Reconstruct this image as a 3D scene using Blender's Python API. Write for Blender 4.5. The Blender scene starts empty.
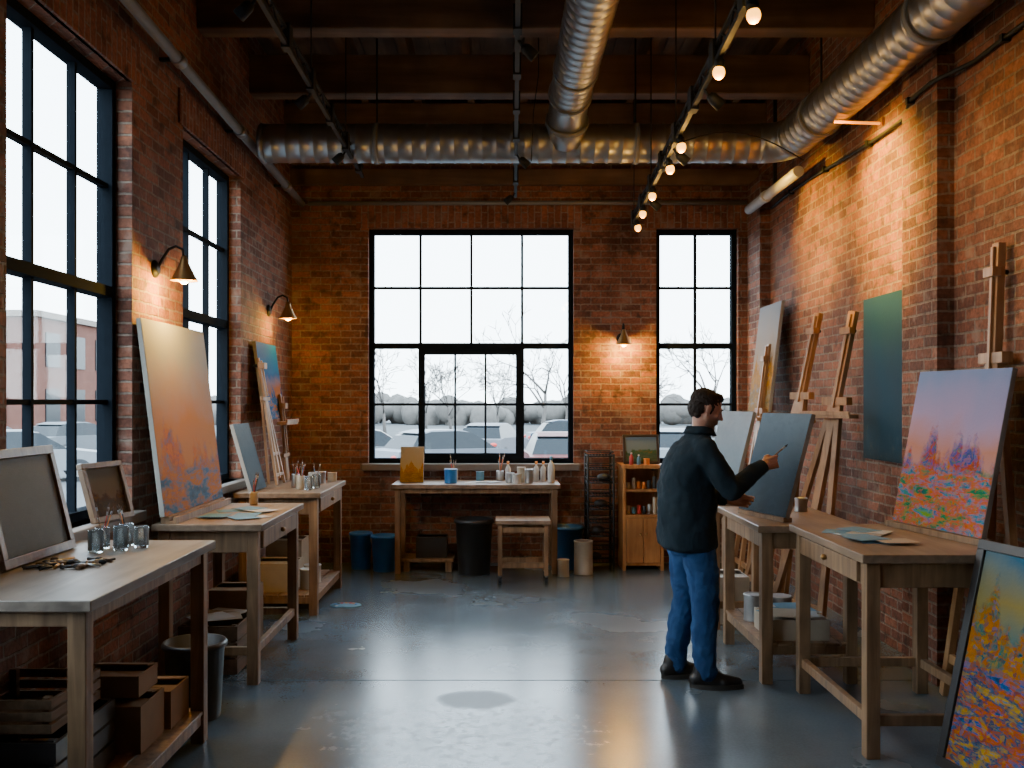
import bpy, bmesh, math, random
from mathutils import Vector as V, Matrix
random.seed(7)
D = bpy.data
SC = bpy.context.scene
COL = SC.collection
M = {}
P = {}

# ------------------------------------------------------------------ materials
def newmat(name):
    m = D.materials.new(name); m.use_nodes = True
    nt = m.node_tree
    return m, nt, nt.nodes.get('Principled BSDF')
def L(nt, a, b): nt.links.new(a, b)
def rgba(c): return (c[0], c[1], c[2], 1)
def ramp(nt, stops, interp='LINEAR'):
    r = nt.nodes.new('ShaderNodeValToRGB')
    cr = r.color_ramp; cr.interpolation = interp
    while len(cr.elements) < len(stops): cr.elements.new(0.5)
    for e, (p, c) in zip(cr.elements, stops):
        e.position = p; e.color = rgba(c)
    return r
def mixc(nt, a, b, f, mode='MIX'):
    m = nt.nodes.new('ShaderNodeMix'); m.data_type = 'RGBA'; m.blend_type = mode
    for sock, val in ((m.inputs[0], f), (m.inputs[6], a), (m.inputs[7], b)):
        if isinstance(val, bpy.types.NodeSocket): nt.links.new(val, sock)
        elif isinstance(val, (int, float)): sock.default_value = val
        else: sock.default_value = rgba(val)
    return m.outputs[2]
def math_(nt, op, a, b=None, clamp=False):
    m = nt.nodes.new('ShaderNodeMath'); m.operation = op; m.use_clamp = clamp
    for s, val in ((m.inputs[0], a), (m.inputs[1], b)):
        if val is None: continue
        if isinstance(val, bpy.types.NodeSocket): nt.links.new(val, s)
        else: s.default_value = val
    return m.outputs[0]
def bump(nt, bsdf, h, strength=0.3, dist=0.01):
    b = nt.nodes.new('ShaderNodeBump'); b.inputs['Strength'].default_value = strength
    b.inputs['Distance'].default_value = dist
    nt.links.new(h, b.inputs['Height']); nt.links.new(b.outputs[0], bsdf.inputs['Normal'])
def noise_(nt, vec, sc, det=4, dist=0.0, rough=0.5):
    n = nt.nodes.new('ShaderNodeTexNoise'); n.inputs['Scale'].default_value = sc; n.inputs['Detail'].default_value = det
    n.inputs['Distortion'].default_value = dist; n.inputs['Roughness'].default_value = rough
    L(nt, vec, n.inputs['Vector']); return n.outputs['Fac']
def simple(name, c, rough=0.5, metal=0.0, var=0.15, vscale=12, bmp=0.08, spec=0.5):
    m, nt, b = newmat(name)
    tc = nt.nodes.new('ShaderNodeTexCoord')
    n = noise_(nt, tc.outputs['Object'], vscale, 5)
    col = mixc(nt, [x*(1-var) for x in c], [min(1, x*(1+var)) for x in c], n)
    L(nt, col, b.inputs['Base Color'])
    b.inputs['Roughness'].default_value = rough; b.inputs['Metallic'].default_value = metal
    b.inputs['Specular IOR Level'].default_value = spec
    if bmp: bump(nt, b, n, bmp, 0.01)
    return m
def wood(name, c1, c2, rough=0.5, axis=2, sc=6):
    m, nt, b = newmat(name)
    tc = nt.nodes.new('ShaderNodeTexCoord')
    mp = nt.nodes.new('ShaderNodeMapping')
    s = [sc*4, sc*4, sc*4]; s[axis] = sc*0.35
    mp.inputs['Scale'].default_value = s
    L(nt, tc.outputs['Object'], mp.inputs[0])
    n = noise_(nt, mp.outputs[0], 1.0, 7, 0.6)
    r = ramp(nt, [(0.3, c1), (0.7, c2)]); L(nt, n, r.inputs[0])
    r2 = ramp(nt, [(0.35, (0.6, 0.6, 0.6)), (0.65, (1.1, 1.1, 1.1))])
    L(nt, noise_(nt, tc.outputs['Object'], 3.5, 4), r2.inputs[0])
    L(nt, mixc(nt, r.outputs[0], r2.outputs[0], 0.8, 'MULTIPLY'), b.inputs['Base Color'])
    b.inputs['Roughness'].default_value = rough
    bump(nt, b, n, 0.2, 0.005)
    return m
def brick(name, c1, c2, mortar, swap=False):
    m, nt, b = newmat(name)
    g = nt.nodes.new('ShaderNodeNewGeometry'); pos = g.outputs['Position']
    sp = nt.nodes.new('ShaderNodeSeparateXYZ'); L(nt, pos, sp.inputs[0])
    u = math_(nt, 'ADD', sp.outputs[0], sp.outputs[1])
    w = math_(nt, 'MULTIPLY', math_(nt, 'SUBTRACT', noise_(nt, pos, 14, 3), 0.5), 0.014)
    u = math_(nt, 'ADD', u, w); z = math_(nt, 'ADD', sp.outputs[2], w)
    cb = nt.nodes.new('ShaderNodeCombineXYZ')
    L(nt, z if swap else u, cb.inputs[0]); L(nt, u if swap else z, cb.inputs[1])
    bt = nt.nodes.new('ShaderNodeTexBrick')
    bt.inputs['Scale'].default_value = 1.0; bt.inputs['Brick Width'].default_value = 0.205
    bt.inputs['Row Height'].default_value = 0.068; bt.inputs['Mortar Size'].default_value = 0.0085
    bt.inputs['Mortar Smooth'].default_value = 0.4; bt.inputs['Bias'].default_value = -0.05
    bt.inputs['Color1'].default_value = rgba(c1); bt.inputs['Color2'].default_value = rgba(c2)
    bt.inputs['Mortar'].default_value = rgba(mortar)
    L(nt, cb.outputs[0], bt.inputs['Vector'])
    r1 = ramp(nt, [(0.3, (0.45, 0.43, 0.43)), (0.55, (1, 1, 1)), (0.75, (1.3, 1.28, 1.2))]); L(nt, noise_(nt, pos, 1.1, 6, 0, 0.65), r1.inputs[0])
    n2 = noise_(nt, pos, 45, 5)
    r2 = ramp(nt, [(0.3, (0.6, 0.6, 0.6)), (0.7, (1.2, 1.2, 1.2))]); L(nt, n2, r2.inputs[0])
    c = mixc(nt, bt.outputs['Color'], r1.outputs[0], 1.0, 'MULTIPLY')
    c = mixc(nt, c, r2.outputs[0], 0.8, 'MULTIPLY')
    n3 = noise_(nt, pos, 9, 8)
    r3 = ramp(nt, [(0.56, (0, 0, 0)), (0.70, (0.5, 0.5, 0.5))]); L(nt, n3, r3.inputs[0])
    c = mixc(nt, c, mortar, r3.outputs[0])
    r4 = ramp(nt, [(0.30, (0.8, 0.8, 0.8)), (0.44, (0, 0, 0))]); L(nt, n3, r4.inputs[0])
    c = mixc(nt, c, (0.05, 0.028, 0.022), r4.outputs[0])
    L(nt, c, b.inputs['Base Color'])
    b.inputs['Roughness'].default_value = 0.85; b.inputs['Specular IOR Level'].default_value = 0.3
    h = math_(nt, 'SUBTRACT', math_(nt, 'MULTIPLY', n2, 0.4), bt.outputs['Fac'])
    bump(nt, b, h, 0.9, 0.014)
    return m
def emis(name, c, s):
    m, nt, b = newmat(name)
    b.inputs['Base Color'].default_value = rgba(c)
    b.inputs['Emission Color'].default_value = rgba(c); b.inputs['Emission Strength'].default_value = s
    return m
def strokes(nt, uv, dscale, pal):
    k = len(pal)
    nd = nt.nodes.new('ShaderNodeTexNoise'); nd.inputs['Scale'].default_value = 6; nd.inputs['Detail'].default_value = 4
    L(nt, uv, nd.inputs['Vector'])
    mp = nt.nodes.new('ShaderNodeMapping'); mp.inputs['Scale'].default_value = (1.0, 1.9, 1); mp.inputs['Rotation'].default_value = (0, 0, 0.4)
    L(nt, mixc(nt, uv, nd.outputs['Color'], 0.15), mp.inputs[0])
    vo = nt.nodes.new('ShaderNodeTexVoronoi'); vo.inputs['Scale'].default_value = dscale; L(nt, mp.outputs[0], vo.inputs['Vector'])
    vs = nt.nodes.new('ShaderNodeSeparateColor'); L(nt, vo.outputs['Color'], vs.inputs[0])
    r2 = ramp(nt, [(i/k, d) for i, d in enumerate(pal)], 'CONSTANT'); L(nt, vs.outputs[0], r2.inputs[0])
    sel = ramp(nt, [(0.4, (0, 0, 0)), (0.6, (1, 1, 1))]); L(nt, vs.outputs[1], sel.inputs[0])
    return r2.outputs[0], sel.outputs[0]
def art_finish(nt, b, tc, col, sat=1.35, val=0.85):
    h = nt.nodes.new('ShaderNodeHueSaturation'); h.inputs['Saturation'].default_value = sat; h.inputs['Value'].default_value = val
    L(nt, col, h.inputs['Color']); L(nt, h.outputs[0], b.inputs['Base Color'])
    b.inputs['Roughness'].default_value = 0.7; b.inputs['Specular IOR Level'].default_value = 0.12
    bump(nt, b, noise_(nt, tc, 60, 4), 0.25, 0.004)
def painting(name, stops, dabs, nscale=3.0, amp=0.5, dab=0.3, dscale=45, blob=0.7):
    m, nt, b = newmat(name)
    tcn = nt.nodes.new('ShaderNodeTexCoord'); uv = tcn.outputs['UV']
    sp = nt.nodes.new('ShaderNodeSeparateXYZ'); L(nt, uv, sp.inputs[0])
    n = noise_(nt, uv, nscale, 6, 0.8, 0.62)
    v = math_(nt, 'ADD', sp.outputs[1], math_(nt, 'MULTIPLY', math_(nt, 'SUBTRACT', n, 0.5), amp), True)
    r = ramp(nt, stops); L(nt, v, r.inputs[0]); base = r.outputs[0]
    k = len(dabs)
    rb = ramp(nt, [(0.28+0.44*i/max(1, k-1), d) for i, d in enumerate(dabs)]); L(nt, noise_(nt, uv, nscale*2.2, 6, 0.6, 0.65), rb.inputs[0])
    base = mixc(nt, base, rb.outputs[0], blob)
    sc_, sf = strokes(nt, uv, dscale, dabs)
    art_finish(nt, b, uv, mixc(nt, base, sc_, math_(nt, 'MULTIPLY', sf, dab)), 1.0, 1.0)
    return m
def landscape(name, sky, trees, ground, hz=0.3, th=0.4, tn=3.0, seed=0.0, dab=0.35, dscale=50, soft=14, sat=1.35, val=0.85):
    m, nt, b = newmat(name)
    tcn = nt.nodes.new('ShaderNodeTexCoord'); uv0 = tcn.outputs['UV']
    mp0 = nt.nodes.new('ShaderNodeMapping'); mp0.inputs['Location'].default_value = (0, 0, seed); L(nt, uv0, mp0.inputs[0]); uv = mp0.outputs[0]
    sp = nt.nodes.new('ShaderNodeSeparateXYZ'); L(nt, uv, sp.inputs[0]); x, y = sp.outputs[0], sp.outputs[1]
    def cmb(a, c, z=0.0):
        q = nt.nodes.new('ShaderNodeCombineXYZ'); L(nt, a, q.inputs[0]); L(nt, c, q.inputs[1]); q.inputs[2].default_value = z+seed; return q.outputs[0]
    jit = math_(nt, 'MULTIPLY', math_(nt, 'SUBTRACT', noise_(nt, uv, 13, 5, 0.4, 0.7), 0.5), 0.30)
    yj = math_(nt, 'ADD', y, jit)
    v = math_(nt, 'ADD', y, math_(nt, 'MULTIPLY', math_(nt, 'SUBTRACT', noise_(nt, uv, 2.5, 5), 0.5), 0.35), True)
    rs = ramp(nt, sky); L(nt, v, rs.inputs[0])
    nt1 = noise_(nt, cmb(math_(nt, 'MULTIPLY', x, tn), math_(nt, 'MULTIPLY', y, 0.4)), 1.0, 3)
    h = math_(nt, 'ADD', math_(nt, 'MULTIPLY', math_(nt, 'SUBTRACT', nt1, 0.36), th*2.6), hz)
    tm = math_(nt, 'MULTIPLY', math_(nt, 'SUBTRACT', h, yj), soft, True)
    rt = ramp(nt, [(0.30+0.40*i/(len(trees)-1), c) for i, c in enumerate(trees)]); L(nt, noise_(nt, uv, 6, 6, 0.5, 0.65), rt.inputs[0])
    gm = math_(nt, 'MULTIPLY', math_(nt, 'SUBTRACT', hz, math_(nt, 'ADD', y, math_(nt, 'MULTIPLY', jit, 0.4))), 16, True)
    rg = ramp(nt, [(0.30+0.40*i/(len(ground)-1), c) for i, c in enumerate(ground)])
    L(nt, noise_(nt, cmb(math_(nt, 'MULTIPLY', x, 4.0), math_(nt, 'MULTIPLY', y, 15.0), 3.0), 1.0, 6, 0.3, 0.62), rg.inputs[0])
    c = mixc(nt, rs.outputs[0], rt.outputs[0], math_(nt, 'MULTIPLY', tm, 0.95))
    c = mixc(nt, c, rg.outputs[0], gm)
    sc_, sf = strokes(nt, uv, dscale, list(trees)+list(ground))
    f = math_(nt, 'MULTIPLY', math_(nt, 'MULTIPLY', sf, dab), math_(nt, 'MAXIMUM', tm, gm))
    art_finish(nt, b, uv, mixc(nt, c, sc_, f), sat, val)
    return m

M['brick'] = brick('brick_red', (0.33, 0.125, 0.072), (0.13, 0.052, 0.037), (0.27, 0.20, 0.155))
M['brick_s'] = brick('brick_soldier', (0.32, 0.12, 0.07), (0.17, 0.06, 0.042), (0.27, 0.20, 0.155), swap=True)
M['timber'] = wood('timber_dark', (0.09, 0.05, 0.028), (0.23, 0.135, 0.075), 0.7, axis=0, sc=2)
M['timber_y'] = wood('timber_joist', (0.07, 0.04, 0.023), (0.17, 0.10, 0.056), 0.75, axis=1, sc=2)
M['wood'] = wood('bench_wood', (0.15, 0.08, 0.036), (0.33, 0.19, 0.095), 0.55)
M['wood_o'] = wood('easel_wood', (0.24, 0.11, 0.04), (0.44, 0.23, 0.095), 0.45)
M['top_grey'] = wood('worn_table_top', (0.12, 0.093, 0.072), (0.26, 0.205, 0.16), 0.42, axis=1, sc=3)
M['top_brown'] = wood('brown_table_top', (0.17, 0.108, 0.066), (0.34, 0.23, 0.15), 0.4, axis=1, sc=3)
M['cab'] = wood('cabinet_wood', (0.36, 0.14, 0.035), (0.55, 0.25, 0.08), 0.45)
M['black'] = simple('black_steel', (0.010, 0.012, 0.015), 0.6, 0.0, 0.2, 30, 0.03, 0.25)
M['sash'] = simple('window_steel', (0.008, 0.011, 0.015), 0.9, 0.0, 0.2, 30, 0, 0.02)
M['galv'] = simple('galvanised_steel', (0.36, 0.37, 0.38), 0.36, 0.9, 0.3, 5, 0.05)
M['pipe'] = simple('painted_pipe', (0.20, 0.21, 0.22), 0.55, 0.2)
M['pipe_w'] = simple('white_pipe', (0.62, 0.62, 0.6), 0.45, 0.1)
M['stone'] = simple('sill_stone', (0.16, 0.13, 0.11), 0.7)
M['gap'] = simple('joint_dirt', (0.02, 0.02, 0.02), 0.9)
M['canvas_edge'] = simple('canvas_edge', (0.26, 0.24, 0.21), 0.8)
M['frame_d'] = simple('frame_dark', (0.025, 0.02, 0.018), 0.4)
M['frame_w'] = wood('frame_wood', (0.11, 0.055, 0.025), (0.22, 0.12, 0.055), 0.45)
M['blue_p'] = simple('blue_plastic', (0.02, 0.17, 0.50), 0.4)
M['teal_p'] = simple('navy_plastic', (0.02, 0.10, 0.22), 0.4)
M['dark_p'] = simple('dark_plastic', (0.02, 0.022, 0.026), 0.45)
M['card'] = simple('cardboard', (0.24, 0.145, 0.075), 0.85)
M['crate'] = wood('crate_wood', (0.10, 0.06, 0.03), (0.19, 0.11, 0.06), 0.7, axis=1)
M['white'] = simple('white_paper', (0.5, 0.5, 0.49), 0.7)
M['cream'] = simple('cream_ceramic', (0.42, 0.35, 0.26), 0.4)
M['tin'] = simple('paint_tin', (0.45, 0.45, 0.45), 0.35, 0.9)
M['red'] = simple('red_paint', (0.5, 0.04, 0.03), 0.5)
M['ltblue'] = simple('light_blue_paint', (0.09, 0.24, 0.36), 0.5)
M['orange'] = simple('orange_paint', (0.7, 0.22, 0.03), 0.5)
M['brass'] = simple('brass', (0.36, 0.20, 0.07), 0.4, 0.8)
M['bulb'] = emis('bulb_glow', (1.0, 0.42, 0.04), 5.5)
M['amber'] = emis('amber_lamp', (1.0, 0.30, 0.01), 1.8)
m, nt, b = newmat('jar_glass'); M['glass'] = m
b.inputs['Base Color'].default_value = (0.85, 0.92, 0.95, 1); b.inputs['Transmission Weight'].default_value = 0.9
b.inputs['Roughness'].default_value = 0.05; b.inputs['IOR'].default_value = 1.3
m, nt, b = newmat('window_glass'); M['pane'] = m
tr = nt.nodes.new('ShaderNodeBsdfTransparent'); tr.inputs[0].default_value = (0.97, 0.985, 0.985, 1)
gl = nt.nodes.new('ShaderNodeBsdfGlossy'); gl.inputs['Roughness'].default_value = 0.03
mx = nt.nodes.new('ShaderNodeMixShader'); mx.inputs[0].default_value = 0.04
L(nt, tr.outputs[0], mx.inputs[1]); L(nt, gl.outputs[0], mx.inputs[2])
L(nt, mx.outputs[0], nt.nodes['Material Output'].inputs['Surface'])
# concrete floor
m, nt, b = newmat('polished_concrete'); M['concrete'] = m
g = nt.nodes.new('ShaderNodeNewGeometry'); pos = g.outputs['Position']
nA, nB, nC = noise_(nt, pos, 0.8, 6), noise_(nt, pos, 3.0, 9, 0, 0.6), noise_(nt, pos, 70, 4)
rA = ramp(nt, [(0.3, (0.075, 0.105, 0.130)), (0.7, (0.125, 0.160, 0.188))]); L(nt, nA, rA.inputs[0])
rB = ramp(nt, [(0.3, (0.82, 0.82, 0.82)), (0.7, (1.12, 1.12, 1.12))]); L(nt, nB, rB.inputs[0])
c = mixc(nt, rA.outputs[0], rB.outputs[0], 0.8, 'MULTIPLY')
rC = ramp(nt, [(0.3, (0.85, 0.85, 0.85)), (0.7, (1.1, 1.1, 1.1))]); L(nt, nC, rC.inputs[0])
c = mixc(nt, c, rC.outputs[0], 0.8, 'MULTIPLY')
sp = nt.nodes.new('ShaderNodeSeparateXYZ'); L(nt, pos, sp.inputs[0])
nE = noise_(nt, pos, 7, 6)
def spot(cx, cy, rx, ry, lo, hi, wob=0.5):
    dx = math_(nt, 'DIVIDE', math_(nt, 'SUBTRACT', sp.outputs[0], cx), rx)
    dy = math_(nt, 'DIVIDE', math_(nt, 'SUBTRACT', sp.outputs[1], cy), ry)
    d = math_(nt, 'SQRT', math_(nt, 'ADD', math_(nt, 'MULTIPLY', dx, dx), math_(nt, 'MULTIPLY', dy, dy)))
    d = math_(nt, 'ADD', d, math_(nt, 'MULTIPLY', math_(nt, 'SUBTRACT', nE, 0.5), wob*2))
    r = ramp(nt, [(lo, (1, 1, 1)), (hi, (0, 0, 0))]); L(nt, d, r.inputs[0]); return r.outputs[0]
rough_patch = spot(-0.15, 4.75, 0.75, 0.65, 0.2, 1.0, 0.7)
nP = ramp(nt, [(0.48, (0, 0, 0)), (0.62, (1, 1, 1))]); L(nt, noise_(nt, pos, 18, 10, 0, 0.7), nP.inputs[0])
worn = math_(nt, 'MULTIPLY', rough_patch, nP.outputs[0])
c = mixc(nt, c, (0.32, 0.35, 0.37), math_(nt, 'MULTIPLY', worn, 0.55))
stain = spot(-0.14, 5.27, 0.24, 0.18, 0.75, 1.0, 0.3)
c = mixc(nt, c, (0.03, 0.036, 0.042), math_(nt, 'MULTIPLY', stain, 0.85))
L(nt, c, b.inputs['Base Color'])
rr = ramp(nt, [(0.3, (0.20, 0.20, 0.20)), (0.7, (0.30, 0.30, 0.30))]); L(nt, nA, rr.inputs[0])
L(nt, mixc(nt, rr.outputs[0], (0.5, 0.5, 0.5), math_(nt, 'MULTIPLY', math_(nt, 'MAXIMUM', worn, stain), 0.8)), b.inputs['Roughness'])
b.inputs['Specular IOR Level'].default_value = 0.85
bump(nt, b, nC, 0.03, 0.004)

# ------------------------------------------------------------------ mesh builder
class B:
    def __init__(s): s.bm = bmesh.new(); s.uv = s.bm.loops.layers.uv.new('UVMap'); s.mats = []
    def mi(s, mat):
        if isinstance(mat, str): mat = M[mat]
        if mat not in s.mats: s.mats.append(mat)
        return s.mats.index(mat)
    def hexa(s, pts, mat):
        v = [s.bm.verts.new(p) for p in pts]; k = s.mi(mat); out = []
        for f in ((0, 3, 2, 1), (4, 5, 6, 7), (0, 1, 5, 4), (1, 2, 6, 5), (2, 3, 7, 6), (3, 0, 4, 7)):
            fc = s.bm.faces.new([v[i] for i in f]); fc.material_index = k; out.append(fc)
        return out
    def box(s, a, b, mat):
        x0, y0, z0 = a; x1, y1, z1 = b
        return s.hexa([(x0, y0, z0), (x1, y0, z0), (x1, y1, z0), (x0, y1, z0), (x0, y0, z1), (x1, y0, z1), (x1, y1, z1), (x0, y1, z1)], mat)
    def beam(s, p0, p1, w, h, mat, up=(0, 0, 1)):
        p0, p1 = V(p0), V(p1); d = (p1-p0).normalized(); up = V(up)
        if abs(d.dot(up)) > 0.98: up = V((0, 1, 0))
        a = d.cross(up).normalized()*w/2; c = a.cross(d).normalized()*h/2
        pts = [p0-a-c, p0+a-c, p0+a+c, p0-a+c, p1-a-c, p1+a-c, p1+a+c, p1-a+c]
        return s.hexa(pts, mat)
    def ring(s, p, d, r, seg):
        d = V(d).normalized(); a = d.orthogonal().normalized(); c = d.cross(a)
        return [s.bm.verts.new(V(p)+(a*math.cos(t)+c*math.sin(t))*r) for t in [2*math.pi*i/seg for i in range(seg)]]
    def skin(s, rings, mat, cap0=True, cap1=True, smooth=True):
        k = s.mi(mat)
        for A, Bn in zip(rings, rings[1:]):
            n = len(A)
            for i in range(n):
                f = s.bm.faces.new((A[i], A[(i+1) % n], Bn[(i+1) % n], Bn[i])); f.material_index = k; f.smooth = smooth
        if cap0: f = s.bm.faces.new(rings[0][::-1]); f.material_index = k
        if cap1: f = s.bm.faces.new(rings[-1]); f.material_index = k
    def cyl(s, p0, p1, r0, mat, r1=None, seg=16, caps=True):
        p0, p1 = V(p0), V(p1); r1 = r0 if r1 is None else r1; d = p1-p0
        s.skin([s.ring(p0, d, r0, seg), s.ring(p1, d, r1, seg)], mat, caps, caps)
    def lathe(s, base, prof, mat, axis=(0, 0, 1), seg=20, cap0=True, cap1=True):
        base = V(base); ax = V(axis).normalized()
        s.skin([s.ring(base+ax*h, ax, max(r, 1e-4), seg) for r, h in prof], mat, cap0, cap1)
    def tube(s, pts, r, mat, seg=8):
        pts = [V(p) for p in pts]; rs = r if isinstance(r, (list, tuple)) else [r]*len(pts)
        rings = []; d0 = (pts[1]-pts[0]).normalized(); a = d0.orthogonal().normalized()
        for i, p in enumerate(pts):
            d = (pts[min(i+1, len(pts)-1)]-pts[max(i-1, 0)]).normalized()
            a = (a-d*a.dot(d)).normalized(); c = d.cross(a)
            rings.append([s.bm.verts.new(p+(a*math.cos(t)+c*math.sin(t))*rs[i]) for t in [2*math.pi*k/seg for k in range(seg)]])
        s.skin(rings, mat)
    def ball(s, c, r, mat, rot=None, u=14, v=9):
        if isinstance(r, (int, float)): r = (r, r, r)
        mt = Matrix.Translation(V(c)) @ (rot.to_4x4() if rot else Matrix()) @ Matrix.Diagonal((r[0], r[1], r[2], 1))
        res = bmesh.ops.create_uvsphere(s.bm, u_segments=u, v_segments=v, radius=1, matrix=mt)
        k = s.mi(mat)
        for f in {f for vv in res['verts'] for f in vv.link_faces}: f.material_index = k; f.smooth = True
    def obj(s, name, parent=None, bevel=0.0, recalc=True):
        if recalc: bmesh.ops.recalc_face_normals(s.bm, faces=s.bm.faces)
        xs = [v.co for v in s.bm.verts]
        c = V(((min(v.x for v in xs)+max(v.x for v in xs))/2, (min(v.y for v in xs)+max(v.y for v in xs))/2, min(v.z for v in xs)))
        if parent is not None: c = V((0, 0, 0))
        for v in s.bm.verts: v.co -= c
        me = D.meshes.new(name); s.bm.to_mesh(me); s.bm.free()
        for m_ in s.mats: me.materials.append(m_)
        o = D.objects.new(name, me); o.location = c; COL.objects.link(o)
        if parent is not None: o.parent = parent
        if bevel:
            mod = o.modifiers.new('bevel', 'BEVEL'); mod.width = bevel; mod.segments = 2; mod.limit_method = 'ANGLE'
        return o
def empty(name, loc=(0, 0, 0)):
    e = D.objects.new(name, None); e.empty_display_size = 0.1; e.location = loc; COL.objects.link(e); return e
def light(name, typ, loc, energy, color, parent=None, **kw):
    l = D.lights.new(name, typ); l.energy = energy; l.color = color
    for k, v in kw.items():
        if k != 'target': setattr(l, k, v)
    o = D.objects.new(name, l); COL.objects.link(o)
    o.location = loc
    if 'target' in kw: o.rotation_euler = (V(kw['target'])-V(loc)).to_track_quat('-Z', 'Y').to_euler()
    if parent is not None:
        o.parent = parent; o.matrix_parent_inverse = Matrix.Translation(-parent.location)
    return o

# ------------------------------------------------------------------ room shell
XL, XR, YB, YF, ZC = -2.13, 2.63, 9.73, -2.6, 4.85
TH = 0.20
ZS, ZT = 1.02, 3.43
def wall(name, horiz, a, b_, u0, u1, z0, z1, ops, mat='brick'):
    us = sorted({u0, u1, *[o[0] for o in ops], *[o[1] for o in ops]})
    zs = sorted({z0, z1, *[o[2] for o in ops], *[o[3] for o in ops]})
    b = B()
    for i in range(len(us)-1):
        for j in range(len(zs)-1):
            cu, cz = (us[i]+us[i+1])/2, (zs[j]+zs[j+1])/2
            if any(o[0] < cu < o[1] and o[2] < cz < o[3] for o in ops): continue
            if horiz == 'x': b.box((us[i], a, zs[j]), (us[i+1], b_, zs[j+1]), mat)
            else: b.box((a, us[i], zs[j]), (b_, us[i+1], zs[j+1]), mat)
    return b.obj(name)
back_ops = [(-1.35, 0.755, ZS, ZT), (1.60, 2.44, ZS, ZT)]
left_ops = [(4.1, 5.5, ZS, 3.5), (6.38, 7.8, ZS, 3.5), (1.8, 3.2, ZS, 3.5)]  # last opening is out of view, added to bring daylight onto the near tables
wall('wall_back', 'x', YB, YB+TH, XL, XR, 0, ZC, back_ops)
wall('wall_left', 'y', XL-TH, XL, YF-TH, YB+TH, 0, ZC, left_ops)
wall('wall_right', 'y', XR, XR+TH, YF-TH, YB+TH, 0, ZC, [])
wall('wall_front', 'x', YF-TH, YF, XL, XR, 0, ZC, [])
b = B(); b.box((XL-TH, YF-TH, -0.12), (XR+TH, YB+TH, -0.012), 'gap')
ys = [YF-TH, 0.9, 5.635, YB+TH]
for a_, c_ in zip(ys, ys[1:]): b.box((XL-TH, a_+0.007, -0.012), (XR+TH, c_-0.007, 0), 'concrete')
b.obj('floor')
b = B(); b.box((XL-TH, YF-TH, ZC), (XR+TH, YB+TH, ZC+0.15), 'timber_y')
x = XL
while x < XR-0.01:
    b.box((x+0.004, YF, ZC-0.025), (min(x+0.145, XR), YB, ZC), 'timber_y'); x += 0.15
b.obj('ceiling')
b = B(); x = XL+0.25
while x < XR-0.1:
    b.box((x, YF, 4.60), (x+0.07, YB, ZC-0.025), 'timber_y'); x += 0.52
b.obj('ceiling_joists', bevel=0.004)
for yy in (9.45, 8.15, 6.75, 5.35, 3.95, 2.55, 1.15, -0.25, -1.65):
    b = B(); b.box((XL, yy-0.09, 4.27), (XR, yy+0.09, 4.60), 'timber'); b.obj('ceiling_beam', bevel=0.012)
b = B(); b.box((XL, YB-0.09, 3.86), (XR, YB, 4.02), 'timber'); b.obj('trim_back_ledger', bevel=0.006)
b = B(); b.box((XR-0.10, 5.5, 0), (XR, 5.98, 4.27), 'brick'); b.obj('trim_pilaster')
b = B(); b.box((XR-0.10, 9.25, 0), (XR, 9.73, 3.86), 'brick'); b.obj('trim_pilaster')
for (u0, u1, z0, z1) in back_ops:
    b = B(); b.box((u0-0.12, YB-0.018, z1), (u1+0.12, YB+0.02, z1+0.23), 'brick_s'); b.obj('trim_lintel')
    b = B(); b.box((u0-0.06, YB-0.07, z0-0.07), (u1+0.06, YB+0.12, z0), 'stone'); b.obj('trim_sill', bevel=0.008)
for (u0, u1, z0, z1) in left_ops:
    b = B(); b.box((XL-0.02, u0-0.1, z1), (XL+0.018, u1+0.1, z1+0.23), 'brick_s'); b.obj('trim_lintel')
    b = B(); b.box((XL-0.14, u0-0.05, z0-0.06), (XL+0.07, u1+0.05, z0), 'stone'); b.obj('trim_sill', bevel=0.008)
b = B(); b.box((XR-0.02, YF, 0), (XR, 5.5, 0.14), 'stone'); b.obj('baseboard_right')

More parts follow.
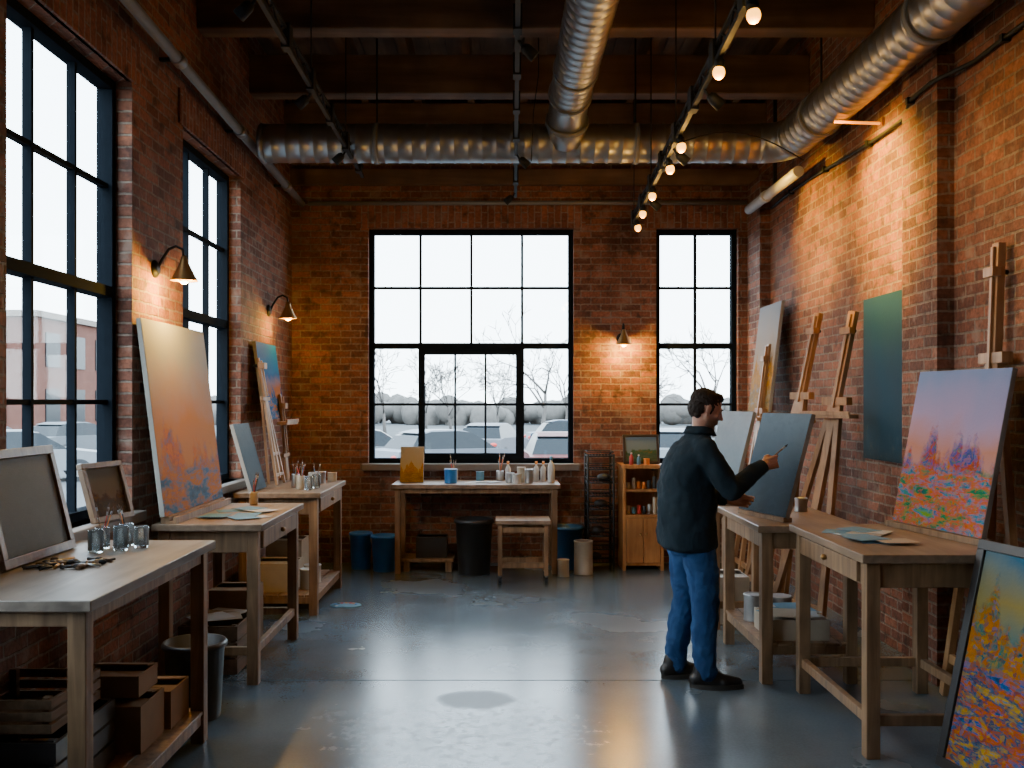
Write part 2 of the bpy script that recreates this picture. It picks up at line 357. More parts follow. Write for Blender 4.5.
def window(name, org, u, W, z0, z1, zm, cols, hopper):
    b = B(); u = V(u); n = u.cross(V((0, 0, 1)))
    org = V((org[0], org[1], 0))
    def bar(ua, ub, za, zb, t):
        p = [org+u*a+n*q+V((0, 0, z)) for z in (za, zb) for (a, q) in ((ua, -t/2), (ub, -t/2), (ub, t/2), (ua, t/2))]
        b.hexa(p, 'sash')
    o = 0.05
    bar(0, o, z0, z1, 0.09); bar(W-o, W, z0, z1, 0.09); bar(o, W-o, z0, z0+o, 0.09); bar(o, W-o, z1-o, z1, 0.09)
    bar(o, W-o, zm-0.03, zm+0.03, 0.1)
    cs = [W*i/cols for i in range(1, cols)]
    zu = (zm+z1)/2; zl = (z0+zm)/2; t = 0.013
    for c in cs: bar(c-t, c+t, zm+0.03, z1-o, 0.045)
    bar(o, W-o, zu-t, zu+t, 0.04)
    if hopper:
        a, c = W*0.25, W*0.75-0.02; e = 0.045
        bar(a-0.02, a+e, z0+o, zm-0.03, 0.08); bar(c-e, c+0.04, z0+o, zm-0.03, 0.08)
        bar(a+e, c-e, zm-0.09, zm-0.031, 0.07); bar(a+e, c-e, z0+o, z0+o+0.05, 0.07)
        for k in (1, 2): q = a+e+(c-a-2*e)*k/3; bar(q-t*.8, q+t*.8, z0+o+.05, zm-0.09, 0.04)
        bar(a+e, c-e, zl-t, zl+t, 0.035)
        bar(o, a-0.02, zl-t, zl+t, 0.035); bar(c+0.04, W-o, zl-t, zl+t, 0.035)
    else:
        for c in cs: bar(c-t, c+t, z0+o, zm-0.03, 0.045)
        bar(o, W-o, zl-t, zl+t, 0.035)
    p = [org+u*a+n*q+V((0, 0, z)) for z in (z0+0.02, z1-0.02) for (a, q) in ((0.02, -.002), (W-0.02, -.002), (W-0.02, .002), (0.02, .002))]
    b.hexa(p, 'pane')
    return b.obj(name)
window('window_1', (-1.35, YB+0.12), (1, 0, 0), 2.105, ZS, ZT, 2.23, 4, True)
window('window_2', (1.60, YB+0.12), (1, 0, 0), 0.84, ZS, ZT, 2.23, 2, False)
for i, (u0, u1, z0, z1) in enumerate(left_ops):
    window('window_%d' % (i+3), (XL-0.14, u0), (0, 1, 0), u1-u0, z0, z1, 2.28, 3, False)  # the nearest one fills the added, unseen fill-light opening

# ------------------------------------------------------------------ ducts & pipes
def ribbed(b, p0, p1, r, rib=0.11, mat='galv'):
    p0, p1 = V(p0), V(p1); Ln = (p1-p0).length; d = (p1-p0)/Ln
    n = max(2, int(Ln/rib)); prof = []
    for i in range(n):
        h = Ln*i/n; s_ = Ln/n; prof += [(r, h), (r, h+s_*0.80), (r*1.025, h+s_*0.86), (r*1.025, h+s_*0.94)]
    prof.append((r, Ln)); b.lathe(p0, prof, mat, axis=d, seg=40)
def hang(b, x, y, z, r):
    b.cyl((x, y, z+r), (x, y, 4.6), 0.008, 'black', seg=6)
b = B(); ribbed(b, (-1.93, 7.72, 3.75), (2.12, 7.72, 3.75), 0.155)
b.lathe((-1.95, 7.72, 3.75), [(0.05, 0), (0.15, 0.005), (0.162, 0.02), (0.162, 0.05)], 'galv', axis=(1, 0, 0), seg=32)
for xx in (-1.0, 1.1): hang(b, xx, 7.72, 3.75, .15); b.lathe((xx-0.02, 7.72, 3.75), [(0.163, 0), (0.163, 0.04)], 'pipe', axis=(1, 0, 0), seg=32)
pts = [(2.10+0.24*math.sin(t), 7.72-0.24+0.24*math.cos(t), 3.75) for t in [math.pi/2*i/6 for i in range(7)]]
b.tube(pts, 0.158, 'galv', seg=32)
ribbed(b, (2.34, 7.5, 3.75), (2.34, YF+.02, 3.75), 0.155)
for yy in (6.9, 5.1, 3.3): b.lathe((2.34, yy, 3.75), [(0.168, 0), (0.168, 0.05)], 'pipe', axis=(0, 1, 0), seg=32); hang(b, 2.34, yy+.02, 3.75, .15)
b.obj('ventilation_duct')
b = B(); ribbed(b, (0.53, 7.15, 3.97), (0.53, YF+0.02, 3.97), 0.15)
b.tube([(0.53, 7.13, 3.97), (0.53, 7.25, 3.965), (0.53, 7.36, 3.94), (0.53, 7.46, 3.90), (0.53, 7.56, 3.84), (0.53, 7.66, 3.77)], 0.152, 'galv', seg=32)
b.lathe((0.53, 7.12, 3.97), [(0.168, 0), (0.168, 0.05)], 'galv', axis=(0, 1, 0), seg=32)
b.lathe((0.53, 7.50, 3.88), [(0.172, 0), (0.172, 0.04)], 'pipe', axis=(0, 1, -0.65), seg=32)
for yy in (6.6, 4.8, 3.0): hang(b, 0.53, yy, 3.97, .15); b.lathe((0.53, yy, 3.97), [(0.162, 0), (0.162, 0.04)], 'pipe', axis=(0, 1, 0), seg=32)
b.obj('supply_duct')
def zp(y): return 3.82-0.035*(y-5.1)
b = B(); b.cyl((-2.01, YF+.02, zp(YF)), (-2.01, 9.64, zp(9.64)), 0.034, 'pipe')
for yy in (8.9, 7.3, 5.9, 4.4, 2.9):
    b.cyl((-2.01, yy, zp(yy)), (-2.01, yy+0.09, zp(yy+.09)), 0.044, 'galv'); b.box((XL+.002, yy+.03, zp(yy)-.01), (-2.01, yy+.06, zp(yy)+.01), 'black')
b.obj('sprinkler_pipe')
b = B(); b.cyl((-1.95, 9.66, 3.67), (XR-0.12, 9.66, 3.68), 0.022, 'pipe', seg=12)
for xx in (-1.2, 0.2, 1.4): b.box((xx, 9.66, 3.665), (xx+.02, 9.728, 3.68), 'black')
b.obj('water_pipe')
b = B(); b.cyl((2.42, 7.7, 3.52), (2.42, 9.24, 3.52), 0.045, 'pipe_w'); b.cyl((2.42, 8.6, 3.52), (2.42, 8.7, 3.52), 0.053, 'pipe_w')
b.box((2.405, 8.35, 3.52), (2.435, 8.38, 4.58), 'black'); b.obj('drain_pipe')
b = B(); pts = [(XR-0.03-(0.10 if 5.4 < y < 6.1 else 0), y, 3.50+0.03*math.sin(y*1.7)) for y in [YF+0.3*i for i in range(1, 40)] if y < 9.2]
b.tube(pts, 0.013, 'black')
for i in range(0, len(pts), 3): b.box((pts[i][0]-.02, pts[i][1]-.015, pts[i][2]-.02), (pts[i][0]+.026, pts[i][1]+.015, pts[i][2]+.02), 'black')
b.obj('electrical_conduit')

# ------------------------------------------------------------------ track lighting
def track(name, p0, p1, heads, bulbs):
    p0, p1 = V(p0), V(p1); d = (p1-p0).normalized(); Ln = (p1-p0).length; b = B()
    up = V((0, 0, 0.085))
    b.beam(p0, p1, 0.026, 0.026, 'black'); b.beam(p0+up, p1+up, 0.018, 0.018, 'black')
    n = int(Ln/0.14)
    for i in range(n):
        a = p0+d*(Ln*i/n); c = p0+d*(Ln*(i+1)/n)
        if i % 2: b.beam(a+up, c, 0.010, 0.010, 'black')
        else: b.beam(a, c+up, 0.010, 0.010, 'black')
    k = 0.35; j = 0
    while k < Ln:
        q = p0+d*k
        if j % 2 == 0: b.cyl(q+up, (q.x, q.y, 4.6), 0.005, 'black', seg=6)
        b.box((q.x-.024, q.y-.045, q.z-.024), (q.x+.024, q.y+.045, q.z+.11), 'black'); k += 0.7; j += 1
    hp = []
    for (y, side) in heads:
        q = p0+d*((y-p0.y)/d.y); ax = V((side*0.75, 0.1, -0.65)).normalized()
        b.cyl(q, q+V((side*0.03, 0, -0.05)), 0.008, 'black', seg=8)
        b.lathe(q+V((side*0.03, 0, -0.04)), [(0.018, 0), (0.03, 0.02), (0.034, 0.09), (0.03, 0.091), (0.026, 0.06)], 'black', axis=ax, seg=16, cap1=False)
        b.ball(q+V((side*0.03, 0, -0.04))+ax*0.07, 0.02, 'bulb' if bulbs else 'black'); hp.append((q+V((side*0.03, 0, -0.04))+ax*0.12, ax))
    bp = []
    for j, y in enumerate(bulbs):
        q = p0+d*((y-p0.y)/d.y); side = random.choice((-0.02, 0.03, 0.05))
        b.lathe(q, [(0.012, 0), (0.016, 0.02), (0.026, 0.03), (0.028, 0.065)], 'black', axis=(side*4, 0, -1), seg=14)
        c = q+V((side*4, 0, -1)).normalized()*0.088
        b.ball(c, (0.030, 0.030, 0.035), 'bulb'); bp.append((c, j))
    o = b.obj(name)
    for c, j in bp:
        light('track_bulb_light', 'POINT', c+V((0, 0, -0.055)), 6 if j < 5 else 2, (1.0, 0.52, 0.10), o, shadow_soft_size=0.03)
    if bulbs:
        for (q, ax), tgt, e in zip(hp, ((2.63, 6.35, 2.9), (2.63, 7.8, 3.05), (2.63, 4.9, 2.8)), (620, 380, 90)):
            light('track_spot_light', 'SPOT', q, e, (1.0, 0.56, 0.05), o, spot_size=math.radians(68), spot_blend=1.0, shadow_soft_size=0.03, target=tgt)
    return o
track('track_light_rail', (1.0, 3.0, 3.34), (1.27, 9.15, 3.34), [(6.3, 1), (7.8, 1), (5.1, 1)], [3.94, 4.62, 5.98, 6.55, 7.4, 8.1, 8.75])
track('track_light_rail', (-1.16, 2.8, 3.62), (-1.2, 8.3, 3.62), [(4.6, -1), (6.0, -1), (7.4, -1)], [])
track('track_light_rail', (0.06, 2.6, 3.64), (0.15, 9.2, 3.64), [(5.2, 1), (7.6, 1), (9.0, -1)], [])
b = B(); b.cyl((2.30, 6.53, 3.575), (XR-.021, 6.53, 3.565), 0.010, 'amber'); b.box((XR-.02, 6.49, 3.54), (XR, 6.57, 3.60), 'brass')
o = b.obj('arm_lamp')
light('arm_lamp_light', 'SPOT', (2.28, 6.53, 3.545), 130, (1.0, 0.54, 0.05), o, spot_size=math.radians(150), spot_blend=1.0, shadow_soft_size=0.08, target=(2.63, 6.45, 2.95))
b = B()
b.tube([(1.22+1.05*t, 6.9+0.2*t, 3.50+0.16*math.sin(t*3.1)-0.05*t) for t in [i/14 for i in range(15)]], 0.005, 'black', seg=6)
b.tube([(0.30, 7.4, 4.58), (0.30, 7.38, 4.2), (0.26, 7.36, 3.9), (0.24, 7.3, 3.5)], 0.004, 'black', seg=6); b.obj('hanging_cable')

# ------------------------------------------------------------------ wall sconces
def sconce(loc, n, energy, k=0.85):
    loc = V(loc); n = V(n); b = B(); up = V((0, 0, 1))
    b.lathe(loc, [(0.055, 0), (0.055, 0.012), (0.03, 0.03)], 'black', axis=n)
    pts = [loc+n*0.02, loc+n*0.05+up*0.06, loc+n*0.09+up*0.12, loc+n*0.135+up*0.14, loc+n*0.175+up*0.12, loc+n*0.185+up*0.07]
    b.tube(pts, 0.009, 'black', seg=10)
    c = loc+n*0.185+up*0.08
    b.lathe(c, [(0.018*k, 0), (0.028*k, -0.03), (0.035*k, -0.05), (0.075*k, -0.12), (0.095*k, -0.15), (0.098*k, -0.155), (0.093*k, -0.15), (0.07*k, -0.118), (0.03*k, -0.055)], 'brass', cap1=False, seg=28)
    b.ball(c-up*0.138, 0.036, 'bulb')
    o = b.obj('wall_sconce')
    light('sconce_light', 'POINT', c-up*0.19, energy, (1.0, 0.54, 0.07), o, shadow_soft_size=0.035)
sconce((XL, 5.85, 2.47), (1, 0, 0), 70)
sconce((XL, 8.72, 2.49), (1, 0, 0), 22)
sconce((1.245, YB, 2.30), (0, -1, 0), 52)

# ------------------------------------------------------------------ tables
def table(name, x0, x1, y0, y1, h, top='top_grey', shelf=None, leg=0.065, drawer=None, apron=0.10, wood_='wood', stretch=0.2):
    b = B(); t = 0.04
    b.box((x0, y0, h-t), (x1, y1, h), top)
    i = 0.03; a0, a1, c0, c1 = x0+i, x1-i, y0+i, y1-i
    for lx in (a0, a1-leg):
        for ly in (c0, c1-leg): b.box((lx, ly, 0), (lx+leg, ly+leg, h-t), wood_)
    e = 0.012
    b.box((a0+leg, c0+e, h-t-apron), (a1-leg, c0+e+.025, h-t), wood_); b.box((a0+leg, c1-e-.025, h-t-apron), (a1-leg, c1-e, h-t), wood_)
    b.box((a0+e, c0+leg, h-t-apron), (a0+e+.025, c1-leg, h-t), wood_); b.box((a1-e-.025, c0+leg, h-t-apron), (a1-e, c1-leg, h-t), wood_)
    if stretch:
        z = stretch; s = 0.05
        b.box((a0+e, c0+leg, z-s), (a0+e+.035, c1-leg, z), wood_); b.box((a1-e-.035, c0+leg, z-s), (a1-e, c1-leg, z), wood_)
        b.box((a0+leg, c0+e, z-s), (a1-leg, c0+e+.035, z), wood_); b.box((a0+leg, c1-e-.035, z-s), (a1-leg, c1-e, z), wood_)
    if shelf:
        n = 6; w = (a1-a0)/n
        for k in range(n): b.box((a0+k*w+.004, c0+.01, stretch), (a0+(k+1)*w-.004, c1-.01, stretch+.018), wood_)
    if drawer == 'x+': b.box((a1-0.012, c0+leg+.04, h-t-apron+.012), (a1+0.008, c1-leg-.04, h-t-.012), wood_); b.ball((a1+0.02, (c0+c1)/2, h-t-apron/2), .016, 'brass')
    if drawer == 'x-': b.box((a0-0.008, c0+leg+.04, h-t-apron+.012), (a0+0.012, c1-leg-.04, h-t-.012), wood_); b.ball((a0-0.02, (c0+c1)/2, h-t-apron/2), .016, 'brass')
    return b.obj(name, bevel=0.004)
table('work_table', -2.10, -1.40, 3.25, 4.68, 0.97, 'top_grey', shelf=True, stretch=0.14, apron=0.06)
table('work_table', -2.02, -1.38, 5.5, 6.68, 0.94, 'top_brown', stretch=0.22, drawer='x+', apron=0.13)
table('work_table', -2.05, -1.38, 7.3, 8.5, 0.95, 'top_brown', shelf=True, stretch=0.14, drawer='x+', apron=0.13)
table('work_table', -1.04, 0.58, 9.08, 9.66, 0.86, 'top_brown', stretch=0, apron=0.05, leg=0.055)
table('work_table', 1.66, 2.45, 4.35, 5.46, 0.95, 'top_brown', stretch=0.2, drawer='x-', apron=0.12)
table('work_table', 1.50, 2.12, 5.52, 6.55, 0.93, 'top_brown', shelf=True, stretch=0.22, apron=0.10)
table('work_table', 1.50, 1.93, 6.85, 7.9, 0.93, 'top_brown', stretch=0.2, apron=0.08)

# ------------------------------------------------------------------ paintings
P['dawn'] = landscape('art_dawn', [(0.0, (0.50, 0.24, 0.12)), (0.45, (0.52, 0.27, 0.13)), (0.62, (0.42, 0.32, 0.27)), (0.82, (0.36, 0.38, 0.42)), (1.0, (0.40, 0.43, 0.48))],
    [(0.03, 0.06, 0.11), (0.09, 0.12, 0.17), (0.58, 0.17, 0.03), (0.36, 0.20, 0.12), (0.06, 0.14, 0.28)],
    [(0.03, 0.05, 0.08), (0.08, 0.15, 0.24), (0.50, 0.19, 0.05), (0.14, 0.17, 0.22)], hz=0.25, th=0.46, tn=3.2, seed=1.3, dab=0.3, dscale=34, soft=8, sat=1.25)
P['garden'] = landscape('art_garden', [(0.0, (0.48, 0.34, 0.36)), (0.5, (0.58, 0.30, 0.24)), (0.7, (0.44, 0.34, 0.46)), (1.0, (0.28, 0.33, 0.48))],
    [(0.02, 0.08, 0.10), (0.48, 0.10, 0.03), (0.06, 0.10, 0.32), (0.62, 0.22, 0.05), (0.26, 0.10, 0.28)],
    [(0.01, 0.07, 0.10), (0.03, 0.20, 0.08), (0.62, 0.20, 0.13), (0.06, 0.22, 0.36), (0.18, 0.32, 0.07)], hz=0.40, th=0.50, tn=4.0, seed=4.1, dab=0.4, dscale=42, soft=9, sat=1.25)
P['flowers'] = landscape('art_flowers', [(0.0, (0.03, 0.10, 0.16)), (0.5, (0.05, 0.16, 0.20)), (0.75, (0.30, 0.24, 0.10)), (1.0, (0.06, 0.14, 0.20))],
    [(0.01, 0.04, 0.08), (0.03, 0.12, 0.16), (0.50, 0.16, 0.02), (0.03, 0.14, 0.10), (0.45, 0.26, 0.04)],
    [(0.01, 0.03, 0.09), (0.03, 0.12, 0.34), (0.50, 0.13, 0.03), (0.02, 0.07, 0.16), (0.50, 0.30, 0.05), (0.04, 0.16, 0.30)], hz=0.5, th=0.5, tn=4, seed=8.3, dab=0.5, dscale=40, soft=10, sat=1.2, val=0.9)
P['slate'] = painting('art_slate', [(0, (0.018, 0.036, 0.052)), (0.5, (0.045, 0.078, 0.105)), (1, (0.15, 0.20, 0.24))], [(0.04, 0.06, 0.08), (0.07, 0.10, 0.13)], 2, 0.25, 0.12, 12, 0.15)
P['slate_p'] = landscape('art_slate_gold', [(0, (0.012, 0.036, 0.056)), (0.5, (0.015, 0.050, 0.078)), (1, (0.024, 0.072, 0.11))],
    [(0.010, 0.03, 0.045), (0.018, 0.055, 0.08), (0.11, 0.09, 0.05)], [(0.01, 0.025, 0.035), (0.02, 0.045, 0.06)], hz=0.08, th=0.25, tn=6, seed=2.2, dab=0.2, dscale=50, soft=5, sat=1.1, val=0.9)
P['grey'] = painting('art_grey', [(0, (0.11, 0.155, 0.19)), (0.5, (0.20, 0.25, 0.285)), (1, (0.32, 0.36, 0.40))], [(0.24, 0.29, 0.33), (0.16, 0.21, 0.25)], 2, 0.5, 0.15, 12, 0.3)
P['primed'] = painting('art_primed', [(0, (0.12, 0.14, 0.145)), (0.5, (0.17, 0.185, 0.19)), (1, (0.22, 0.235, 0.24))], [(0.19, 0.205, 0.20), (0.15, 0.165, 0.165)], 2, 0.5, 0.15, 12, 0.3)
P['sunset'] = landscape('art_sunset', [(0.0, (0.50, 0.18, 0.03)), (0.4, (0.26, 0.13, 0.08)), (0.6, (0.03, 0.11, 0.26)), (1, (0.03, 0.12, 0.28))],
    [(0.01, 0.04, 0.09), (0.03, 0.08, 0.18), (0.50, 0.19, 0.02)], [(0.01, 0.04, 0.10), (0.03, 0.10, 0.21), (0.42, 0.16, 0.03)], hz=0.28, th=0.3, tn=3, seed=7.7, dab=0.3, dscale=26)
P['haze'] = landscape('art_haze', [(0.0, (0.38, 0.26, 0.16)), (0.5, (0.32, 0.27, 0.23)), (1, (0.24, 0.27, 0.32))],
    [(0.08, 0.08, 0.06), (0.42, 0.22, 0.06), (0.16, 0.16, 0.14)], [(0.10, 0.09, 0.06), (0.28, 0.18, 0.08), (0.16, 0.19, 0.19)], hz=0.25, th=0.45, tn=3, seed=9.1, dab=0.3, dscale=30)
P['umber'] = landscape('art_umber', [(0.0, (0.16, 0.10, 0.06)), (1, (0.16, 0.15, 0.12))], [(0.03, 0.02, 0.015), (0.09, 0.05, 0.03), (0.2, 0.1, 0.04)], [(0.04, 0.03, 0.02), (0.1, 0.07, 0.04)], hz=0.35, th=0.4, seed=3.3)
P['ochre'] = landscape('art_ochre', [(0.0, (0.5, 0.32, 0.14)), (1, (0.42, 0.34, 0.24))], [(0.14, 0.07, 0.03), (0.45, 0.2, 0.06), (0.3, 0.2, 0.1)], [(0.2, 0.1, 0.04), (0.4, 0.24, 0.1)], hz=0.3, th=0.5, seed=5.9)
P['green'] = landscape('art_green', [(0.0, (0.16, 0.2, 0.2)), (1, (0.2, 0.25, 0.28))], [(0.02, 0.05, 0.03), (0.06, 0.12, 0.06), (0.2, 0.12, 0.05)], [(0.04, 0.07, 0.05), (0.1, 0.14, 0.1)], hz=0.35, th=0.4, seed=6.5)

def canvas(name, BL, BR, TL, art, thick=0.03, frame=None, fw=0.04):
    BL, BR, TL = V(BL), V(BR), V(TL); u = BR-BL; v = TL-BL
    n = u.cross(v).normalized(); b = B()
    pts = [BL-n*thick, BR-n*thick, BR, BL, BL+v-n*thick, BR+v-n*thick, BR+v, BL+v]
    vs = [b.bm.verts.new(p) for p in pts]
    k0, k1 = b.mi(P[art]), b.mi('canvas_edge')
    f = b.bm.faces.new((vs[3], vs[2], vs[6], vs[7])); f.material_index = k0
    for lp, uv in zip(f.loops, ((0, 0), (1, 0), (1, 1), (0, 1))): lp[b.uv].uv = uv
    for q in ((0, 4, 5, 1), (0, 1, 2, 3), (4, 7, 6, 5), (1, 5, 6, 2), (0, 3, 7, 4)):
        g_ = b.bm.faces.new([vs[i] for i in q]); g_.material_index = k1
    uu, vv = u.normalized(), v.normalized()
    if frame:
        e = 0.012; c = -n*(thick/2)+n*e/2
        for a0, a1 in ((BL-uu*fw, BR+uu*fw), (BL+v-uu*fw, BR+v+uu*fw)):
            s_ = -vv*fw/2 if a0.z < (BL+v*0.5).z else vv*fw/2
            b.beam(a0+s_+c, a1+s_+c, thick+e, fw, frame, up=vv)
        for a0, a1, sg in ((BL, BL+v, -1), (BR, BR+v, 1)):
            b.beam(a0+uu*sg*fw/2+c, a1+uu*sg*fw/2+c, thick+e, fw, frame, up=uu)
    return b.obj(name, bevel=0.003)
canvas('canvas_painting', (-1.94, 5.5, 0.985), (-1.94, 6.66, 0.985), (-2.08, 5.5, 2.14), 'dawn')
b = B(); b.box((-1.97, 5.52, 0.941), (-1.88, 6.64, 0.955), 'wood'); b.box((-1.90, 5.52, 0.955), (-1.88, 6.64, 0.98), 'wood'); b.box((-1.97, 5.52, 0.955), (-1.92, 6.64, 0.983), 'wood'); b.obj('canvas_ledge')
canvas('framed_canvas', (-1.99, 3.83, 1.012), (-1.99, 4.38, 1.012), (-2.085, 3.83, 1.41), 'primed', frame='frame_w', fw=0.04)
canvas('framed_painting', (-2.09, 4.92, 1.05), (-2.03, 5.20, 1.05), (-2.15, 4.91, 1.30), 'umber', frame='frame_w', fw=0.03, thick=0.02)
canvas('small_canvas', (-1.91, 7.33, 0.955), (-1.91, 7.78, 0.955), (-2.06, 7.33, 1.48), 'slate')
canvas('canvas_painting', (-1.99, 8.08, 1.50), (-1.99, 8.80, 1.50), (-2.08, 8.08, 2.17), 'sunset')
canvas('canvas_painting', (2.20, 5.33, 0.985), (2.34, 4.62, 0.985), (2.37, 5.36, 1.82), 'garden')
b = B(); b.beam((2.21, 5.38, 0.967), (2.36, 4.60, 0.967), 0.07, 0.03, 'wood'); b.obj('canvas_ledge')
canvas('canvas_painting', (1.55, 6.18, 0.96), (1.70, 5.66, 0.96), (1.72, 6.22, 1.58), 'slate')
canvas('canvas_painting', (1.58, 7.45, 0.96), (1.68, 6.88, 0.96), (1.74, 7.47, 1.58), 'grey')
for a_, c_ in (((1.57, 6.16), (1.72, 5.68)), ((1.60, 7.43), (1.70, 6.90))):
    b = B(); b.beam((a_[0], a_[1], 0.945), (c_[0], c_[1], 0.945), 0.06, 0.026, 'wood'); b.obj('canvas_ledge')
canvas('wall_panel_painting', (XR-0.03, 6.80, 1.25), (XR-0.03, 6.03, 1.25), (XR-0.03, 6.80, 2.38), 'slate_p', thick=0.025)
canvas('canvas_painting', (2.40, 9.2, 1.56), (2.40, 8.5, 1.56), (2.52, 9.2, 2.56), 'haze')
canvas('framed_painting', (2.00, 4.27, 0.05), (2.16, 3.45, 0.05), (2.20, 4.30, 0.98), 'flowers', frame='frame_d', fw=0.045, thick=0.03)

# ------------------------------------------------------------------ easels
def easel(base, top, yaw, tray=None, spread=0.3, rear=0.35, zb=0.0, w=0.045, apex=0.68, name='easel'):
    base, top = V(base), V(top); f = V((math.cos(yaw), math.sin(yaw), 0)); r = V((-f.y, f.x, 0)); b = B()
    mp = lambda z: base+(top-base)*((z-base.z)/(top.z-base.z))
    H = top.z-base.z
    b.beam(mp(zb+0.12*H/2.3), top, w*1.25, w*0.8, 'wood_o', up=f)
    ap = mp(zb+H*apex)
    for sg in (-1, 1):
        foot = mp(zb)+r*sg*spread; foot.z = zb+0.005
        b.beam(foot, ap+r*sg*0.03, w*0.9, w*0.75, 'wood_o', up=f)
    if rear:
        rf = mp(zb)-f*rear; rf.z = zb+0.005; b.beam(rf, ap-f*0.03, w*0.8, w*0.7, 'wood_o', up=r)
    for q in (0.12, 0.36):
        z = zb+H*apex*q; k = 1-q
        b.beam(mp(z)-r*(spread*k+0.02), mp(z)+r*(spread*k+0.02), w*0.5, w, 'wood_o')
    b.beam(ap-r*0.12, ap+r*0.12, w*1.1, w*1.1, 'wood_o')
    if tray:
        t = mp(tray)+f*0.05
        b.beam(t-r*0.24, t+r*0.24, 0.09, 0.03, 'wood_o'); b.beam(t-r*0.24+f*0.045+V((0, 0, .02)), t+r*0.24+f*0.045+V((0, 0, .02)), 0.012, 0.03, 'wood_o')
    c = mp(top.z-0.14*H/2.3)+f*0.03
    b.beam(c-r*0.05, c+r*0.05, 0.05, 0.05, 'wood_o'); b.cyl(c-f*0.08, c-f*0.04, 0.014, 'black', seg=10)
    b.beam(mp(top.z-0.3*H)+f*0.025, mp(top.z-0.02)+f*0.025, w*0.5, w*0.5, 'wood_o', up=f)
    return b.obj(name, bevel=0.003)
easel((2.10, 6.82, 0), (2.54, 6.82, 2.30), math.radians(205), tray=1.55, spread=0.27, rear=0.25, apex=0.72, w=0.052)
easel((2.08, 7.65, 0), (2.55, 7.60, 2.36), math.radians(200), tray=1.5, spread=0.25, rear=0.25, apex=0.72, w=0.052)
easel((2.50, 4.93, 0), (2.575, 4.90, 2.47), math.radians(180), spread=0.42, rear=0, apex=0.76, w=0.052)
easel((2.16, 8.60, 0), (2.47, 8.70, 2.18), math.radians(180), tray=1.50, spread=0.28, rear=0.3, apex=0.72)
easel((-1.86, 8.06, 0.95), (-2.04, 8.0, 2.02), math.radians(0), tray=None, spread=0.14, rear=0.1, zb=0.95, w=0.028, name='tabletop_easel')
easel((-1.84, 8.62, 0), (-2.0, 8.62, 1.72), math.radians(0), tray=1.46, spread=0.12, rear=0.18, w=0.03, name='easel')

# ------------------------------------------------------------------ small objects
def brush_jar(x, y, z, r=0.035, h=0.10, n=7, mat='glass', name='paintbrush_jar', hb=0.2):
    b = B()
    b.lathe((x, y, z), [(r*0.9, 0), (r, 0.01), (r, h*0.9), (r*0.92, h), (r*0.85, h), (r*0.9, 0.012)], mat, cap1=True, seg=18)
    for i in range(n):
        a = random.random()*6.28; q = r*0.55; t = V((math.cos(a), math.sin(a), 0))
        p0 = V((x, y, z+0.015))-t*q*0.4; p1 = V((x, y, z+hb*(0.8+0.4*random.random())))+t*q*(1.0+random.random())
        col = random.choice(['wood', 'red', 'ltblue', 'black', 'orange'])
        b.cyl(p0, p1, 0.0028, col, seg=6); d = (p1-p0).normalized()
        b.cyl(p1, p1+d*0.018, 0.0042, 'tin', seg=6); b.cyl(p1+d*0.018, p1+d*0.04, 0.005, 'frame_w', r1=0.001, seg=6)
    return b.obj(name)
def tin(x, y, z, r=0.045, h=0.1, mat='tin', lid='tin', name='paint_can'):
    b = B(); b.lathe((x, y, z), [(r, 0), (r*1.04, 0.003), (r, 0.01), (r, h-0.012), (r*1.05, h-0.006), (r*1.05, h), (r*0.86, h), (r*0.84, h-0.006)], mat, seg=24)
    b.cyl((x, y, z+h-0.008), (x, y, z+h-0.003), r*0.83, lid, seg=20); return b.obj(name)
def bottle(x, y, z, r=0.022, h=0.16, mat='cream', cap='red', name='paint_bottle'):
    b = B(); b.lathe((x, y, z), [(r*0.95, 0), (r, 0.006), (r, h*0.6), (r*0.75, h*0.72), (r*0.35, h*0.8), (r*0.35, h*0.86)], mat, seg=18)
    b.cyl((x, y, z+h*0.86), (x, y, z+h), r*0.45, cap, seg=12); return b.obj(name)
def bucket(x, y, r=0.13, h=0.34, mat='blue_p', name='plastic_bucket', z=0, handle=True):
    b = B(); b.lathe((x, y, z), [(r*0.82, 0), (r*0.85, 0.01), (r*0.98, h*0.93), (r*1.07, h*0.93), (r*1.08, h*0.97), (r*1.03, h), (r*0.96, h), (r*0.8, 0.02)], mat, seg=28)
    if handle:
        b.tube([(x+r*1.05*math.cos(t), y-r*0.45*math.sin(t), z+h*0.93-0.13*math.sin(t)) for t in [math.pi*i/10 for i in range(11)]], 0.004, 'tin', seg=6)
    return b.obj(name)
def carton(x0, y0, z0, x1, y1, z1, mat='card', name='cardboard_box', flaps=True):
    b = B(); t = 0.006
    b.box((x0, y0, z0), (x1, y1, z0+t), mat)
    b.box((x0, y0, z0+t), (x0+t, y1, z1), mat); b.box((x1-t, y0, z0+t), (x1, y1, z1), mat)
    b.box((x0+t, y0, z0+t), (x1-t, y0+t, z1), mat); b.box((x0+t, y1-t, z0+t), (x1-t, y1, z1), mat)
    if flaps:
        b.beam(((x0+x1)/2, y0+t, z1-0.004), ((x0+x1)/2, (y0+y1)/2, z1-0.01), x1-x0-.02, t, mat)
        b.beam(((x0+x1)/2, y1-t, z1-0.004), ((x0+x1)/2, (y0+y1)/2+.02, z1+0.015), x1-x0-.02, t, mat)
    return b.obj(name)
